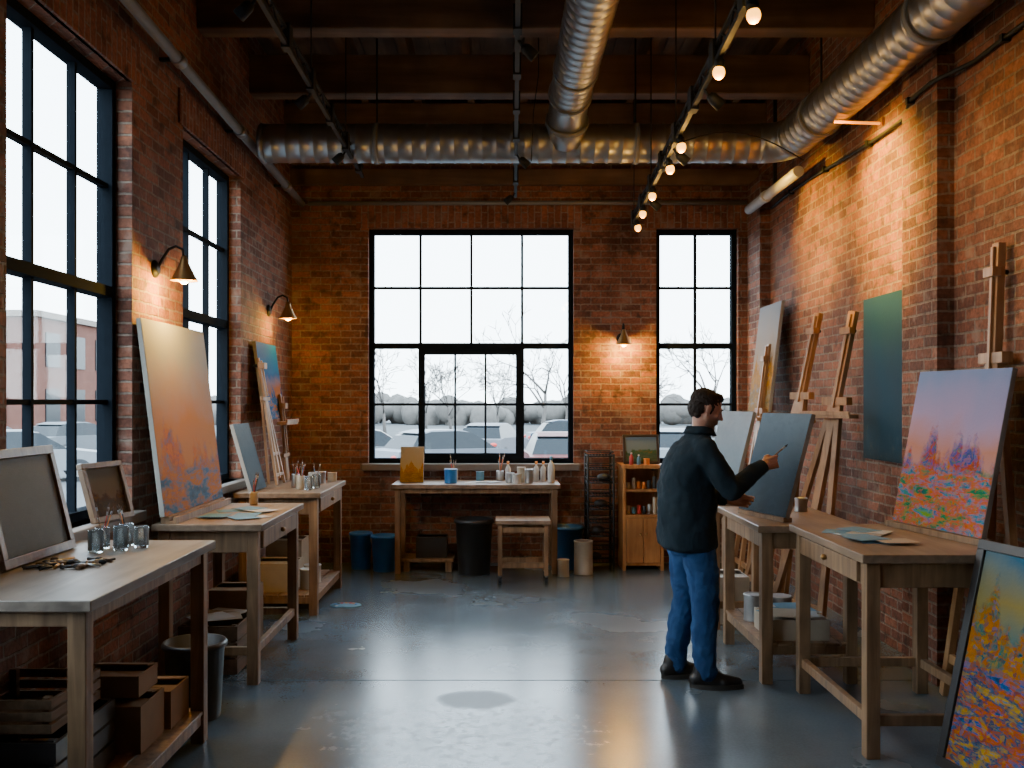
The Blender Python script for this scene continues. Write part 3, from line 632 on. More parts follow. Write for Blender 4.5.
def crate(x0, y0, z0, x1, y1, z1, mat='crate', name='wooden_crate'):
    b = B(); t = 0.014; hh = z1-z0
    for lx in (x0, x1-0.03):
        for ly in (y0, y1-0.03): b.box((lx+.001, ly+.001, z0), (lx+.029, ly+.029, z1), mat)
    for k in range(3):
        a = z0+hh*(k/3)+0.006; c = z0+hh*((k+1)/3)-0.006
        b.box((x0-t, y0-t, a), (x1+t, y0, c), mat); b.box((x0-t, y1, a), (x1+t, y1+t, c), mat)
        b.box((x0-t, y0, a), (x0, y1, c), mat); b.box((x1, y0, a), (x1+t, y1, c), mat)
    b.box((x0, y0, z0), (x1, y1, z0+t), mat); return b.obj(name)
def flat_pile(x0, y0, x1, y1, z, name='paper_sheets', cols=('white', 'ltblue', 'cream'), n=5, s=0.12):
    b = B()
    for i in range(n):
        cx, cy = random.uniform(x0, x1), random.uniform(y0, y1); a = random.random()*3; d = V((math.cos(a), math.sin(a), 0))
        zz = z+0.0012+0.0018*i; b.beam(V((cx, cy, zz))-d*s*.6, V((cx, cy, zz))+d*s*.6, s, 0.0015, cols[i % len(cols)])
    return b.obj(name)
def palette(x, y, z, name='paint_palette', r=0.13, mat='wood'):
    b = B(); ring = []
    for i in range(28):
        t = 2*math.pi*i/28; rr = r*(1-0.35*math.exp(-((t-4.5)/0.35)**2)); ring.append((x+rr*1.25*math.cos(t), y+rr*math.sin(t)))
    lo = [b.bm.verts.new((p[0], p[1], z)) for p in ring]; hi = [b.bm.verts.new((p[0], p[1], z+0.006)) for p in ring]
    b.skin([lo, hi], mat, smooth=False)
    for i in range(9):
        t = 0.4+i*0.42; b.ball((x+r*0.85*math.cos(t), y+r*0.68*math.sin(t), z+0.007), (0.016, 0.014, 0.006), random.choice(['red', 'ltblue', 'orange', 'white', 'cream', 'blue_p', 'frame_d']), u=8, v=6)
    return b.obj(name)
for (x, y, n) in ((-1.85, 4.42, 5), (-1.77, 4.50, 4), (-1.74, 4.36, 0), (-1.83, 4.30, 0), (-1.68, 4.45, 0)):
    brush_jar(x, y, 0.97, 0.034, 0.095 + 0.02*random.random(), n, hb=0.15)
b = B()
for i in range(26):
    c = V((random.uniform(-1.9, -1.66), random.uniform(3.84, 4.05), 0.979)); a = random.random()*3.1; d = V((math.cos(a), math.sin(a)*0.6, 0.02))*random.uniform(0.03, 0.075)
    b.cyl(c-d, c+d, random.uniform(0.004, 0.008), random.choice(['frame_d', 'black', 'frame_w', 'tin', 'brass', 'frame_d']), seg=7)
for i in range(14): b.ball((random.uniform(-1.9, -1.66), random.uniform(3.84, 4.05), 0.981), (0.018, 0.014, 0.011), random.choice(['frame_d', 'black', 'frame_w']), u=8, v=6)
b.obj('paint_tubes_and_tools')
crate(-2.02, 3.45, 0.158, -1.62, 3.95, 0.42, 'frame_d'); crate(-2.0, 3.5, 0.425, -1.66, 3.9, 0.56)
carton(-1.86, 4.02, 0.158, -1.52, 4.30, 0.36); carton(-1.78, 4.33, 0.158, -1.50, 4.58, 0.33)
carton(-1.80, 4.05, 0.39, -1.54, 4.27, 0.48)
bucket(-1.60, 4.98, 0.155, 0.40, 'dark_p', 'trash_can', handle=False)
bucket(-1.90, 3.02, 0.17, 0.52, 'teal_p', 'trash_can', handle=False)
flat_pile(-1.78, 5.75, -1.52, 6.35, 0.94, cols=('ltblue', 'white', 'ltblue', 'ltblue'), n=8, s=0.15)
brush_jar(-1.70, 6.56, 0.94, 0.03, 0.09, 5, 'cream', hb=0.17)
crate(-1.93, 5.75, 0.0, -1.60, 6.15, 0.30); carton(-1.90, 6.2, 0.0, -1.62, 6.5, 0.42)
flat_pile(-1.85, 5.85, -1.7, 6.05, 0.31, name='paper_stack', n=8, s=0.2, cols=('cream', 'white', 'card'))
for (x, y, mt, n) in ((-1.52, 7.55, 'glass', 0), (-1.60, 7.62, 'cream', 5), (-1.50, 7.75, 'glass', 3), (-1.68, 7.80, 'tin', 4), (-1.58, 8.0, 'white', 0)):
    brush_jar(x, y, 0.95, 0.034, 0.11, n, mt, hb=0.17)
tin(-1.55, 8.2, 0.95); tin(-1.48, 8.38, 0.95, 0.04, 0.08, 'cream', 'orange')
palette(-1.25, 7.70, 0.0, name='floor_palette', mat='ltblue', r=0.1)
carton(-1.95, 7.45, 0.158, -1.62, 7.8, 0.38, 'cream'); tin(-1.53, 7.6, 0.158, 0.07, 0.16, 'tin', 'white'); tin(-1.55, 7.85, 0.158, 0.07, 0.15, 'white', 'tin'); carton(-1.95, 7.9, 0.158, -1.65, 8.2, 0.5, 'cream')
canvas('small_canvas', (-0.98, 9.30, 0.865), (-0.75, 9.30, 0.865), (-0.98, 9.38, 1.21), 'ochre')
tin(-0.48, 9.25, 0.86, 0.06, 0.14, 'blue_p', 'white'); brush_jar(-0.46, 9.45, 0.86, 0.04, 0.12, 7, 'cream', hb=0.2)
flat_pile(-0.30, 9.24, -0.06, 9.40, 0.86, n=6, s=0.11, cols=('white', 'cream', 'white'))
for (x, y, mt) in ((0.10, 9.3, 'tin'), (0.16, 9.18, 'white'), (0.21, 9.35, 'cream'), (0.28, 9.25, 'tin'), (-0.2, 9.56, 'ltblue')): tin(x, y, 0.86, 0.04, random.uniform(0.08, 0.16), mt, 'tin')
for x in (0.08, 0.36, 0.43): bottle(x, 9.45, 0.86, 0.028, 0.2, 'white', 'orange')
bottle(0.50, 9.28, 0.86, 0.035, 0.26, 'white', 'ltblue'); brush_jar(0.0, 9.56, 0.86, 0.04, 0.1, 6, 'tin', hb=0.2)
b = B(); b.box((-0.96, 9.2, 0.10), (-0.45, 9.55, 0.13), 'wood'); b.box((-0.94, 9.22, 0), (-0.88, 9.53, 0.10), 'wood'); b.box((-0.53, 9.22, 0), (-0.47, 9.53, 0.10), 'wood')
b.obj('low_shelf', bevel=0.004)
carton(-0.82, 9.26, 0.13, -0.52, 9.5, 0.33, 'frame_d')
bucket(-1.38, 9.42, 0.11, 0.36); bucket(-1.13, 9.30, 0.13, 0.35)
bucket(-0.25, 9.14, 0.18, 0.53, 'dark_p', 'trash_can', handle=False)
bucket(0.68, 9.45, 0.145, 0.42, 'teal_p'); tin(0.80, 9.12, 0.0, 0.09, 0.32, 'cream', 'frame_w'); tin(0.60, 9.0, 0.0, 0.055, 0.16, 'cream', 'white')
b = B(); x0, x1, y0, y1 = -0.02, 0.44, 8.62, 8.95
b.box((x0-.02, y0-.02, 0.54), (x1+.02, y1+.02, 0.575), 'top_brown')
for lx in (x0, x1-.04):
    for ly in (y0, y1-.04):
        b.box((lx, ly, 0.07), (lx+.04, ly+.04, 0.54), 'wood'); b.cyl((lx+.005, ly+.02, 0.03), (lx+.035, ly+.02, 0.03), 0.03, 'black', seg=14); b.cyl((lx+.02, ly+.02, .05), (lx+.02, ly+.02, .08), .012, 'tin', seg=8)
for zz in (0.14, 0.46): b.box((x0+.04, y0+.005, zz), (x1-.04, y0+.03, zz+.05), 'wood'); b.box((x0+.04, y1-.03, zz), (x1-.04, y1-.005, zz+.05), 'wood'); b.box((x0+.005, y0+.04, zz), (x0+.03, y1-.04, zz+.05), 'wood'); b.box((x1-.03, y0+.04, zz), (x1-.005, y1-.04, zz+.05), 'wood')
b.obj('rolling_stool', bevel=0.003)
b = B(); x0, x1, y0, y1 = 0.86, 1.11, 9.28, 9.56
for lx in (x0, x1):
    for ly in (y0, y1): b.cyl((lx, ly, 0), (lx, ly, 1.14), 0.012, 'black', seg=8)
for k in range(9):
    z = 0.08+k*0.13
    for p, q in (((x0, y0), (x1, y0)), ((x0, y1), (x1, y1)), ((x0, y0), (x0, y1)), ((x1, y0), (x1, y1))):
        b.cyl((*p, z), (*q, z), 0.007, 'black', seg=6); b.cyl((*p, z+.04), (*q, z+.04), 0.005, 'black', seg=6)
    for i in range(1, 8): xx = x0+(x1-x0)*i/8; b.cyl((xx, y0, z), (xx, y1, z), 0.004, 'black', seg=5)
for k in range(4):
    b.ball((x0+.08+.03*k, 9.42, 0.125+0.26*k), (.07, .07, .04), random.choice(['frame_d', 'dark_p', 'frame_w']))
b.obj('wire_rack')
b = B(); x0, x1, y0, y1 = 1.20, 1.60, 9.28, 9.68
b.box((x0, y0, 0), (x0+.03, y1, 1.0), 'cab'); b.box((x1-.03, y0, 0), (x1, y1, 1.0), 'cab'); b.box((x0-.015, y0-.015, 1.0), (x1+.015, y1, 1.035), 'cab')
b.box((x0+.03, y1-.015, 0.05), (x1-.03, y1, 1.0), 'cab')
for z in (0.05, 0.52, 0.77): b.box((x0+.03, y0+.01, z), (x1-.03, y1-.015, z+.025), 'cab')
b.box((x0+.035, y0-.005, 0.08), ((x0+x1)/2-.004, y0+.015, 0.515), 'cab'); b.box(((x0+x1)/2+.004, y0-.005, 0.08), (x1-.035, y0+.015, 0.515), 'cab')
for sx in (-.03, .03): b.ball(((x0+x1)/2+sx, y0-.015, 0.36), .012, 'brass')
for i in range(6):
    xx = x0+.068+.052*i; b.cyl((xx, y0+.1, .545), (xx, y0+.1, .545+random.uniform(.06, .17)), .02, random.choice(['red', 'cream', 'ltblue', 'orange', 'dark_p', 'tin']), seg=12)
    b.cyl((xx, y0+.12, .795), (xx, y0+.12, .795+random.uniform(.06, .15)), .02, random.choice(['orange', 'cream', 'frame_w', 'white', 'dark_p']), seg=12)
b.obj('storage_cabinet', bevel=0.002)
canvas('framed_painting', (1.25, 9.42, 1.062), (1.56, 9.42, 1.062), (1.25, 9.50, 1.30), 'green', frame='frame_d', fw=0.025, thick=0.02)
bottle(1.29, 9.33, 1.035, .02, .12, 'red', 'white'); bottle(1.36, 9.32, 1.035, .02, .1, 'ltblue', 'white'); tin(1.44, 9.33, 1.035, .03, .06, 'orange', 'white')
flat_pile(1.82, 4.55, 2.02, 5.2, 0.95, n=9, s=0.15, cols=('ltblue', 'white', 'ltblue', 'cream'))
brush_jar(1.95, 6.42, 0.93, 0.03, 0.1, 6, 'cream', hb=0.18); tin(1.98, 6.25, 0.93, 0.04, 0.09)
carton(1.60, 5.62, 0.238, 1.95, 5.98, 0.36, 'cream', name='storage_box'); flat_pile(1.72, 5.7, 1.85, 5.9, 0.365, name='paper_stack', n=9, s=0.2, cols=('white', 'ltblue', 'cream'))
tin(1.65, 6.15, 0.238, 0.07, 0.17, 'tin', 'white'); tin(1.83, 6.2, 0.238, 0.07, 0.15, 'white', 'tin')
carton(1.60, 7.05, 0.0, 1.85, 7.4, 0.35, 'cream')

# ------------------------------------------------------------------ outside
GZ = -0.60
b = B(); b.box((-140, -60, GZ-0.1), (140, 200, GZ), simple('asphalt_lot', (0.085, 0.088, 0.09), 0.95, 0, .3, .3, 0, .1)); b.obj('ground_parking_lot')
glassd = simple('car_glass', (0.012, 0.016, 0.02), 0.3, 0.0, 0.05, 3, 0, 0.2)
def car(x, y, col, yaw=0.0, name='car'):
    b = B(); z0 = GZ
    R = Matrix.Rotation(yaw, 3, 'Z')
    paint = simple('car_paint', col, 0.45, 0.0, 0.05, 3, 0, 0.2)
    def slab(prof, w0, mat, w1=None):
        rings = []
        w1 = w1 or w0; zs = [p[1] for p in prof]; zl, zh = min(zs), max(zs)
        for sg in (-1, 1):
            rings.append([b.bm.verts.new(R @ V((p[0], sg*(w0+(w1-w0)*(p[1]-zl)/(zh-zl))/2, p[1])) + V((x, y, z0))) for p in prof])
        b.skin(rings, mat, smooth=False)
    slab([(-2.2, 0.35), (2.2, 0.32), (2.25, 0.6), (2.1, 0.78), (1.1, 0.92), (-1.6, 0.95), (-2.15, 0.9), (-2.25, 0.6)], 1.78, paint)
    slab([(-1.75, 0.93), (1.1, 0.91), (0.35, 1.38), (-0.1, 1.43), (-1.0, 1.42), (-1.45, 1.3)], 1.64, glassd, 1.25)
    slab([(-1.35, 1.38), (0.3, 1.38), (0.0, 1.46), (-0.9, 1.465)], 1.28, paint, 1.15)
    for wx in (-1.35, 1.35):
        for sg in (-1, 1):
            c0 = R @ V((wx, sg*0.72, 0.32))+V((x, y, z0)); c1 = R @ V((wx, sg*0.9, 0.32))+V((x, y, z0))
            b.cyl(c0, c1, 0.32, 'dark_p', seg=20); b.cyl(c1, c1+(c1-c0)*0.03, 0.19, 'tin', seg=14)
    for sg in (-1, 1):
        c = R @ V((2.2, sg*0.62, 0.66))+V((x, y, z0)); b.ball(c, (0.09, 0.16, 0.07), 'cream', rot=R)
        c = R @ V((-2.2, sg*0.66, 0.72))+V((x, y, z0)); b.ball(c, (0.07, 0.14, 0.08), 'red', rot=R)
    b.obj(name, bevel=0.03)
car(-4.0, 29, (0.15, 0.16, 0.17), 0.15); car(-1.45, 27.5, (0.13, 0.14, 0.16), math.radians(35)); car(-0.3, 36, (0.10, 0.10, 0.11), math.radians(75))
car(1.55, 25.5, (0.10, 0.022, 0.02), math.radians(92)); car(5.1, 29, (0.14, 0.15, 0.16), math.radians(80)); car(8.2, 30, (0.10, 0.10, 0.10), 1.4); car(3.4, 42, (0.03, 0.045, 0.07), 0.1)
car(-13.5, 27, (0.17, 0.18, 0.19), 0.5); car(-17, 38, (0.10, 0.11, 0.12), 1.2); car(-20.5, 38, (0.12, 0.12, 0.12), 0.2)
bark = simple('bare_bark', (0.11, 0.098, 0.09), 0.95, 0, .2, 3, 0, 0.1)
def tree(x, y, h, seed, mxl=6):
    rnd = random.Random(seed); b = B()
    def grow(p, d, ln, r, lvl):
        pts = [p]; q = p
        for i in range(3 if lvl < 3 else 2):
            d = (d+V((rnd.uniform(-1, 1), rnd.uniform(-1, 1), rnd.uniform(-.2, .5)))*0.14).normalized(); q = q+d*ln/(3 if lvl < 3 else 2); pts.append(q)
        b.tube(pts, [r*(1-.45*i/(len(pts)-1)) for i in range(len(pts))], bark, seg=(8, 5, 4, 3, 3, 3, 3)[lvl])
        if lvl >= mxl-1: return
        for k in range(rnd.choice((2, 3, 3)) if lvl else 4):
            a = rnd.uniform(0, 6.28); sp_ = rnd.uniform(0.35, 0.85); o = d.orthogonal().normalized(); o = Matrix.Rotation(a, 3, d) @ o
            grow(pts[-1] if k < 2 else pts[-2], (d*math.cos(sp_)+o*math.sin(sp_)).normalized(), ln*rnd.uniform(0.62, 0.82), max(r*0.55, 0.022), lvl+1)
    grow(V((x, y, GZ)), V((0, 0, 1)), h*0.28, h*0.016, 0)
    b.obj('bare_tree', recalc=False)
for i, (x, y, h) in enumerate(((-7.5, 62, 8), (-3.4, 66, 7), (2.6, 58, 10), (4.6, 66, 9.5), (13.5, 60, 10), (-34, 75, 9), (9.8, 70, 8), (-0.2, 75, 6.5), (-5.6, 72, 7.5))): tree(x, y, h, i+3)
b = B(); hm = simple('hedge_foliage', (0.13, 0.12, 0.11), 0.95, 0, 0.4, 1.5, 0, 0.1)
for i in range(420):
    b.ball((-110+i*0.55+random.uniform(-.6, .6), 96+random.uniform(-6, 6), 0.4+random.uniform(-.5, .7)), (random.uniform(.9, 1.6), 1.2, random.uniform(0.8, 1.7)), hm, u=8, v=6)
b.obj('hedge_row')
bb = simple('pale_brickwork', (0.12, 0.055, 0.042), 0.95, 0, .2, 2, 0, .1); b = B()
b.box((-42, 46, GZ), (-22.5, 62, 5.8), bb); b.box((-42.2, 45.8, 5.8), (-22.3, 62.2, 6.1), 'stone')
for k in range(6):
    for z in (0.6, 3.4): b.box((-41+k*3.1, 45.93, z), (-39.4+k*3.1, 46.02, z+1.7), glassd)
    if k < 5:
        for z in (0.6, 3.4): b.box((-22.52, 47.0+k*2.9, z), (-22.44, 48.5+k*2.9, z+1.7), glassd)
b.obj('brick_building')

# ------------------------------------------------------------------ the painter
def skinmat(nm):
    m, nt, b = newmat(nm); tc = nt.nodes.new('ShaderNodeTexCoord')
    sp = nt.nodes.new('ShaderNodeSeparateXYZ'); L(nt, tc.outputs['Object'], sp.inputs[0])
    c = mixc(nt, (0.38, 0.175, 0.11), (0.48, 0.24, 0.16), noise_(nt, tc.outputs['Object'], 30, 2))
    L(nt, c, b.inputs['Base Color']); b.inputs['Roughness'].default_value = 0.5
    b.inputs['Subsurface Weight'].default_value = 0.08; b.inputs['Subsurface Radius'].default_value = (0.02, 0.008, 0.004)
    return m, nt, b, sp, c
M['skin'] = skinmat('skin')[0]
m, nt, b, sp, c = skinmat('face_skin'); M['face'] = m
f = ramp(nt, [(0.43, (1, 1, 1)), (0.475, (0, 0, 0))]); L(nt, math_(nt, 'ADD', sp.outputs[2], 0.5), f.inputs[0])
f2 = ramp(nt, [(0.495, (0, 0, 0)), (0.51, (1, 1, 1))]); L(nt, math_(nt, 'ADD', sp.outputs[0], 0.5), f2.inputs[0])
fc = math_(nt, 'MULTIPLY', math_(nt, 'MULTIPLY', f.outputs[0], f2.outputs[0]), 0.7)
L(nt, mixc(nt, c, (0.06, 0.035, 0.025), fc), b.inputs['Base Color'])
M['hair'] = simple('dark_hair', (0.018, 0.011, 0.008), 0.7, 0, 0.4, 60, 0.5, 0.25)
def cloth(name, c1, c2, sc=9, rough=0.95, bs=0.6):
    m, nt, b = newmat(name); tc = nt.nodes.new('ShaderNodeTexCoord')
    mp = nt.nodes.new('ShaderNodeMapping'); mp.inputs['Scale'].default_value = (1, 1, 0.6); L(nt, tc.outputs['Object'], mp.inputs[0])
    n = noise_(nt, mp.outputs[0], sc, 3, 1.2)
    w = noise_(nt, tc.outputs['Object'], 350, 2)
    r = ramp(nt, [(0.35, c1), (0.65, c2)]); L(nt, n, r.inputs[0]); L(nt, r.outputs[0], b.inputs['Base Color'])
    b.inputs['Roughness'].default_value = rough; b.inputs['Specular IOR Level'].default_value = 0.15
    bump(nt, b, math_(nt, 'ADD', n, math_(nt, 'MULTIPLY', w, 0.06)), bs, 0.04)
    return m
M['jacket'] = cloth('jacket_cloth', (0.010, 0.018, 0.025), (0.017, 0.028, 0.037), 6, bs=0.4)
M['jeans'] = cloth('denim', (0.016, 0.050, 0.135), (0.03, 0.088, 0.21), 10, bs=0.4)
M['shoe'] = simple('shoe_leather', (0.014, 0.011, 0.01), 0.45)
M['sole'] = simple('shoe_sole', (0.03, 0.025, 0.02), 0.7)
M['eye_w'] = simple('eye_white', (0.45, 0.42, 0.4), 0.2, 0, 0, 1, 0)

MAN = empty('man', (1.17, 5.60, 0)); MAN.rotation_euler = (0, 0, math.radians(6))
def frust(b, p0, r0, p1, r1, seg=18):
    p0, p1 = V(p0), V(p1)
    b.ball(p0, r0, 'skin'); b.ball(p1, r1, 'skin')
    if (p1-p0).length > 1e-4: b.cyl(p0, p1, r0, 'skin', r1=r1, seg=seg)
def blob(name, parts, voxel, mat, smooth=4, loc=None, rot=None, disp=None):
    b = B()
    for p in parts:
        if p[0] == 'c':
            chain = p[1]
            for (a, ra), (c, rc) in zip(chain, chain[1:]): frust(b, a, ra, c, rc)
        elif p[0] == 'e': b.ball(p[1], p[2], 'skin', rot=(p[3] if len(p) > 3 else None), u=24, v=16)
        elif p[0] == 'l':
            rings = []
            for (cx, cy, cz, ax, ay) in p[1]:
                rings.append([b.bm.verts.new((cx+ax*math.copysign(abs(math.cos(t))**0.85, math.cos(t)), cy+ay*math.copysign(abs(math.sin(t))**0.85, math.sin(t)), cz)) for t in [2*math.pi*i/32 for i in range(32)]])
            b.skin(rings, 'skin')
    b.mats = [M[mat]]
    for f_ in b.bm.faces: f_.material_index = 0
    o = b.obj(name, parent=MAN)
    if loc is not None: o.location = loc
    if rot is not None: o.rotation_euler = rot
    r = o.modifiers.new('r', 'REMESH'); r.mode = 'VOXEL'; r.voxel_size = voxel; r.use_smooth_shade = True
    s = o.modifiers.new('s', 'SMOOTH'); s.iterations = smooth; s.factor = 0.5
    if disp:
        t = D.textures.new(name+'_folds', 'CLOUDS'); t.noise_scale = disp[1]; t.noise_depth = 2
        d = o.modifiers.new('d', 'DISPLACE'); d.texture = t; d.strength = disp[0]; d.mid_level = 0.5; d.texture_coords = 'LOCAL'
    return o
rSh, rEl = (-0.015, -0.185, 1.370), (0.120, -0.225, 1.145)
lSh, lEl = (-0.015, 0.185, 1.370), (0.03, 0.25, 1.12)
torso = [(-0.065, 0, 0.79, 0.145, 0.190), (-0.068, 0, 0.81, 0.162, 0.205), (-0.072, 0, 0.88, 0.168, 0.207), (-0.075, 0, 0.96, 0.162, 0.195), (-0.075, 0, 1.06, 0.162, 0.192), (-0.070, 0, 1.16, 0.162, 0.198),
         (-0.062, 0, 1.26, 0.152, 0.205), (-0.050, 0, 1.34, 0.132, 0.205), (-0.034, 0, 1.395, 0.106, 0.170), (-0.014, 0, 1.43, 0.084, 0.118), (0.0, 0, 1.46, 0.070, 0.080), (0.008, 0, 1.485, 0.064, 0.066)]
blob('jacket', [('l', torso),
    ('c', [(rSh, 0.073), ((0.05, -0.215, 1.26), 0.068), (rEl, 0.062), ((0.23, -0.175, 1.21), 0.053), ((0.325, -0.13, 1.27), 0.041)]),
    ('c', [(lSh, 0.073), ((0.01, 0.23, 1.25), 0.068), (lEl, 0.060), ((0.13, 0.21, 1.085), 0.052), ((0.21, 0.175, 1.063), 0.041)]),
    ('c', [((-0.025, -0.13, 1.395), 0.058), ((-0.025, 0.13, 1.395), 0.058)])],
    0.009, 'jacket', 5, disp=(0.034, 0.10))
b = B(); rings = []
for (rr_, zz, ex) in ((0.060, 1.475, 0), (0.063, 1.505, 0.004), (0.070, 1.510, 0.006), (0.084, 1.470, 0.012), (0.080, 1.465, 0.01)):
    rings.append([b.bm.verts.new((0.008+rr_*1.02*math.cos(t)+ex*math.cos(t), (rr_+ex)*math.sin(t), zz-0.018*max(0, math.cos(t)))) for t in [2*math.pi*i/32 for i in range(32)]])
b.skin(rings, 'jacket', False, False); b.obj('collar', parent=MAN)
def cuff(a, c, r, name):
    a, c = V(a), V(c); b = B(); d = (c-a).normalized(); b.lathe(c-d*0.02, [(r*0.9, 0), (r, 0.006), (r*1.0, 0.032), (r*0.85, 0.036)], 'jacket', axis=d, seg=20); b.obj(name, parent=MAN)
cuff((0.23, -0.175, 1.21), (0.335, -0.127, 1.274), 0.042, 'cuff_right'); cuff((0.13, 0.21, 1.085), (0.218, 0.172, 1.062), 0.042, 'cuff_left')
blob('jeans', [('l', [(-0.06, 0, 0.76, 0.11, 0.15), (-0.06, 0, 0.82, 0.130, 0.170), (-0.06, 0, 0.92, 0.125, 0.165), (-0.06, 0, 0.98, 0.115, 0.155)]),
    ('c', [((-0.040, -0.085, 0.84), 0.103), ((-0.005, -0.090, 0.66), 0.093), ((0.012, -0.098, 0.47), 0.078), ((0.0, -0.105, 0.33), 0.075), ((0.0, -0.11, 0.16), 0.066), ((0.012, -0.112, 0.085), 0.064)]),
    ('c', [((-0.060, 0.085, 0.84), 0.103), ((-0.055, 0.09, 0.66), 0.092), ((-0.045, 0.095, 0.47), 0.077), ((-0.080, 0.10, 0.33), 0.074), ((-0.105, 0.105, 0.16), 0.066), ((-0.10, 0.108, 0.085), 0.063)])],
    0.008, 'jeans', 4, disp=(0.024, 0.06))
def shoe(ax, ay, yaw, name):
    R = Matrix.Rotation(yaw, 3, 'Z')
    T = lambda x, y, z: tuple(R @ V((x, y, z))+V((ax, ay, 0)))
    blob(name, [('c', [(T(-0.055, 0, 0.048), 0.042), (T(0.03, 0, 0.046), 0.044), (T(0.12, 0.004, 0.040), 0.040), (T(0.185, 0.008, 0.034), 0.030)]),
        ('c', [(T(-0.035, 0, 0.05), 0.045), (T(-0.02, 0, 0.11), 0.048)]), ('c', [(T(-0.01, 0, 0.10), 0.04), (T(0.07, 0, 0.06), 0.036)]),
        ('c', [(T(0.10, 0.025, 0.035), 0.028), (T(0.10, -0.022, 0.035), 0.028)])], 0.006, 'shoe', 4)
    b = B(); ring = []
    for i in range(28):
        t = 2*math.pi*i/28; x = 0.065+0.155*math.cos(t); w = 0.052-0.008*math.cos(2*t+0.6); ring.append(T(x, w*math.sin(t), 0))
    lo = [b.bm.verts.new((p[0], p[1], 0.0)) for p in ring]; hi = [b.bm.verts.new((p[0], p[1], 0.026)) for p in ring]
    b.skin([lo, hi], 'sole', smooth=False); b.obj(name+'_sole', parent=MAN)
shoe(0.005, -0.112, math.radians(-10), 'shoe_right'); shoe(-0.11, 0.108, math.radians(8), 'shoe_left')
HL = (0.052, 0.0, 1.606); HR = (0, math.radians(20), 0)
hp = [('e', (-0.018, 0, 0.030), (0.093, 0.074, 0.084)), ('e', (0.018, 0, -0.020), (0.067, 0.058, 0.085)), ('e', (0.058, 0, -0.058), (0.027, 0.030, 0.032)),
    ('c', [((0.080, 0, 0.012), 0.008), ((0.097, 0, -0.018), 0.0095), ((0.102, 0, -0.026), 0.0105)]),
    ('c', [((0.091, -0.010, -0.030), 0.0075), ((0.091, 0.010, -0.030), 0.0075)]),
    ('c', [((0.064, -0.042, 0.019), 0.010), ((0.076, -0.018, 0.021), 0.011), ((0.076, 0.018, 0.021), 0.011), ((0.064, 0.042, 0.019), 0.010)]),
    ('c', [((0.074, -0.017, -0.055), 0.0055), ((0.084, 0, -0.053), 0.007), ((0.074, 0.017, -0.055), 0.0055)]),
    ('c', [((0.073, -0.014, -0.065), 0.006), ((0.081, 0, -0.065), 0.0075), ((0.073, 0.014, -0.065), 0.006)]),
    ('c', [((-0.020, 0, -0.04), 0.054), ((0.010, 0, -0.150), 0.050)])]
for sg in (-1, 1):
    hp += [('c', [((-0.005, sg*0.046, -0.045), 0.026), ((0.030, sg*0.032, -0.080), 0.024), ((0.060, sg*0.010, -0.098), 0.020)]),
           ('e', (0.050, sg*0.038, -0.024), (0.022, 0.019, 0.020)),
           ('c', [((0.060, sg*0.046, 0.004), 0.005), ((0.073, sg*0.031, 0.007), 0.0055), ((0.072, sg*0.016, 0.003), 0.005)]),
           ('c', [((0.060, sg*0.045, -0.009), 0.005), ((0.070, sg*0.031, -0.013), 0.0055), ((0.070, sg*0.017, -0.009), 0.005)]),
           ('e', (-0.012, sg*0.073, -0.008), (0.016, 0.008, 0.029), Matrix.Rotation(-sg*0.3, 3, 'Z'))]
blob('head', hp, 0.0042, 'face', 3, loc=HL, rot=HR)
blob('hair', [('e', (-0.026, 0, 0.044), (0.094, 0.078, 0.076)), ('e', (-0.055, 0, 0.0), (0.062, 0.069, 0.072)), ('e', (0.030, 0, 0.086), (0.045, 0.055, 0.028)),
    ('c', [((-0.055, -0.035, -0.048), 0.024), ((-0.055, 0.035, -0.048), 0.024)]),
    ('c', [((0.010, -0.069, 0.02), 0.011), ((0.008, -0.064, -0.022), 0.006)]), ('c', [((0.010, 0.069, 0.02), 0.011), ((0.008, 0.064, -0.022), 0.006)])], 0.004, 'hair', 2, loc=HL, rot=HR, disp=(0.012, 0.012))
b = B()
for sg in (-1, 1):
    b.ball((0.0605, sg*0.030, -0.003), (0.0125, 0.0125, 0.0085), 'eye_w'); b.ball((0.0715, sg*0.031, -0.004), 0.0038, 'hair')
    b.tube([(0.068, sg*0.048, 0.020), (0.083, sg*0.034, 0.027), (0.087, sg*0.016, 0.025)], 0.0038, 'hair', seg=6)
b.obj('eyes_and_brows', parent=MAN).location = HL
D.objects['eyes_and_brows'].rotation_euler = HR
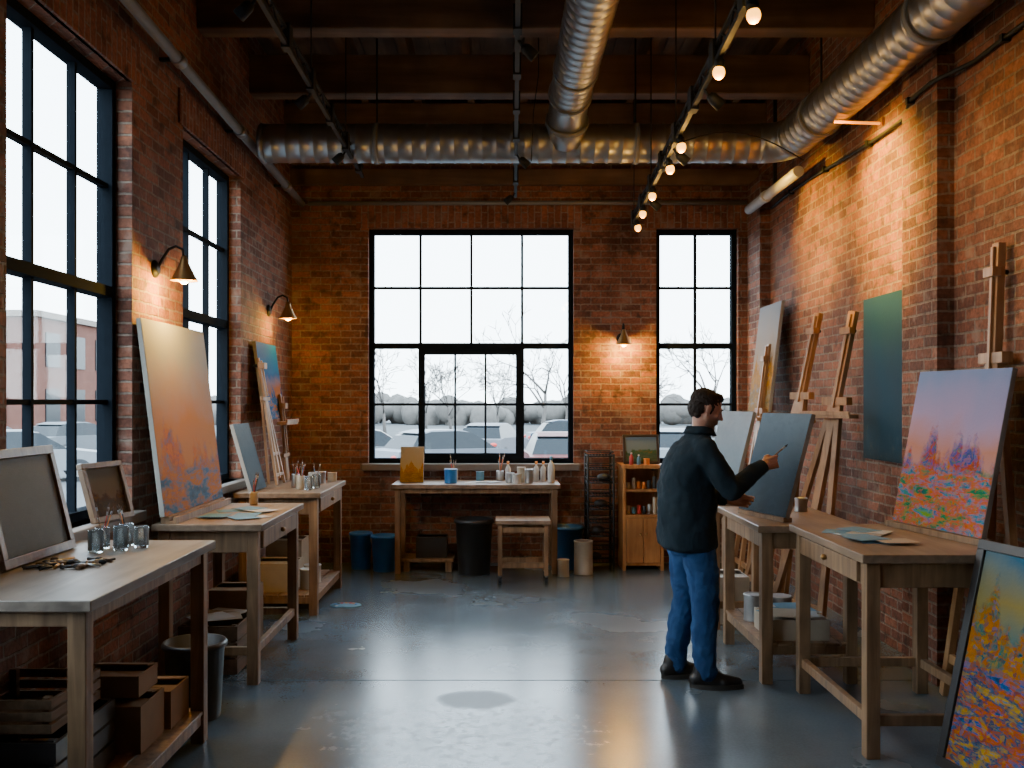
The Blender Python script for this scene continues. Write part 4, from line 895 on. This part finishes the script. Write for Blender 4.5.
def hand(W, fx, thumb, flip, curls, name):
    W = V(W); x = V(fx).normalized(); y = V(thumb); y = (y-x*y.dot(x)).normalized(); z = x.cross(y)*(1 if not flip else -1)
    R = Matrix((x, y, z)).transposed()
    T = lambda p: tuple(R @ V(p)+W)
    parts = [('c', [(T((-0.06, 0, 0)), 0.026), (T((0.0, 0, 0)), 0.025), (T((0.02, 0, 0)), 0.024)])]
    for yy in (-0.026, -0.009, 0.009, 0.026): parts.append(('c', [(T((0.012, yy*0.7, 0)), 0.015), (T((0.05, yy*0.95, 0.0)), 0.0135), (T((0.088, yy*1.1, 0.0)), 0.0105)]))
    for i, (yy, ln) in enumerate(((0.029, 0.92), (0.0095, 1.02), (-0.0105, 0.95), (-0.029, 0.76))):
        p = V((0.088, yy, 0.0)); a = 0; ch = [(T(p), 0.0098)]
        for j, (l_, r_) in enumerate(((0.043, 0.0088), (0.027, 0.0080), (0.020, 0.0068))):
            a += curls[i][j]; p = p+V((math.cos(a), -yy*0.12, -math.sin(a)))*l_*ln; ch.append((T(p), r_))
        parts.append(('c', ch))
    parts.append(('c', [(T((0.018, 0.022, -0.006)), 0.0145), (T((0.045, 0.043, -0.018)), 0.0115), (T((0.072, 0.045, -0.032)), 0.0098), (T((0.095, 0.036, -0.042)), 0.008)]))
    blob(name, parts, 0.003, 'skin', 2)
    return T
T = hand((0.35, -0.12, 1.283), (1, 0.28, 0.22), (0, 0.25, 1), False, [(0.55, 0.75, 0.5), (0.8, 0.95, 0.6), (0.95, 1.1, 0.7), (1.05, 1.2, 0.7)], 'hand_right')
hand((0.235, 0.165, 1.058), (1, -0.2, -0.1), (0.1, 0, 1), True, [(0.4, 0.5, 0.3), (0.5, 0.6, 0.4), (0.6, 0.7, 0.4), (0.7, 0.8, 0.4)], 'hand_left')
g0 = V(T((0.112, 0.032, -0.048)))
bd = V((0.72, 0.40, 0.42)).normalized(); b = B()
b.cyl(g0-bd*0.10, g0+bd*0.10, 0.0035, 'frame_w', r1=0.0045, seg=8); b.cyl(g0+bd*0.10, g0+bd*0.125, 0.0055, 'tin', seg=8); b.cyl(g0+bd*0.125, g0+bd*0.155, 0.0065, 'hair', r1=0.0015, seg=8)
b.obj('paintbrush', parent=MAN)

# ------------------------------------------------------------------ world & camera
w = D.worlds.new('overcast_sky'); SC.world = w; w.use_nodes = True
nt = w.node_tree; bg = nt.nodes['Background']
tc = nt.nodes.new('ShaderNodeTexCoord'); sp = nt.nodes.new('ShaderNodeSeparateXYZ'); nt.links.new(tc.outputs['Generated'], sp.inputs[0])
r = ramp(nt, [(0.0, (0.80, 0.92, 1.0)), (0.6, (0.66, 0.83, 1.0))]); nt.links.new(sp.outputs[2], r.inputs[0]); nt.links.new(r.outputs[0], bg.inputs[0])
bg.inputs[1].default_value = 12.0

cd = D.cameras.new('camera'); cam = D.objects.new('camera', cd); COL.objects.link(cam)
cam.location = (0, 0, 1.65); cam.rotation_euler = (math.radians(90), 0, 0)
cd.sensor_width = 36; cd.lens = 33.4; cd.shift_x = 0.0117; cd.shift_y = 0.0176; cd.clip_start = 0.05; cd.clip_end = 500
SC.camera = cam
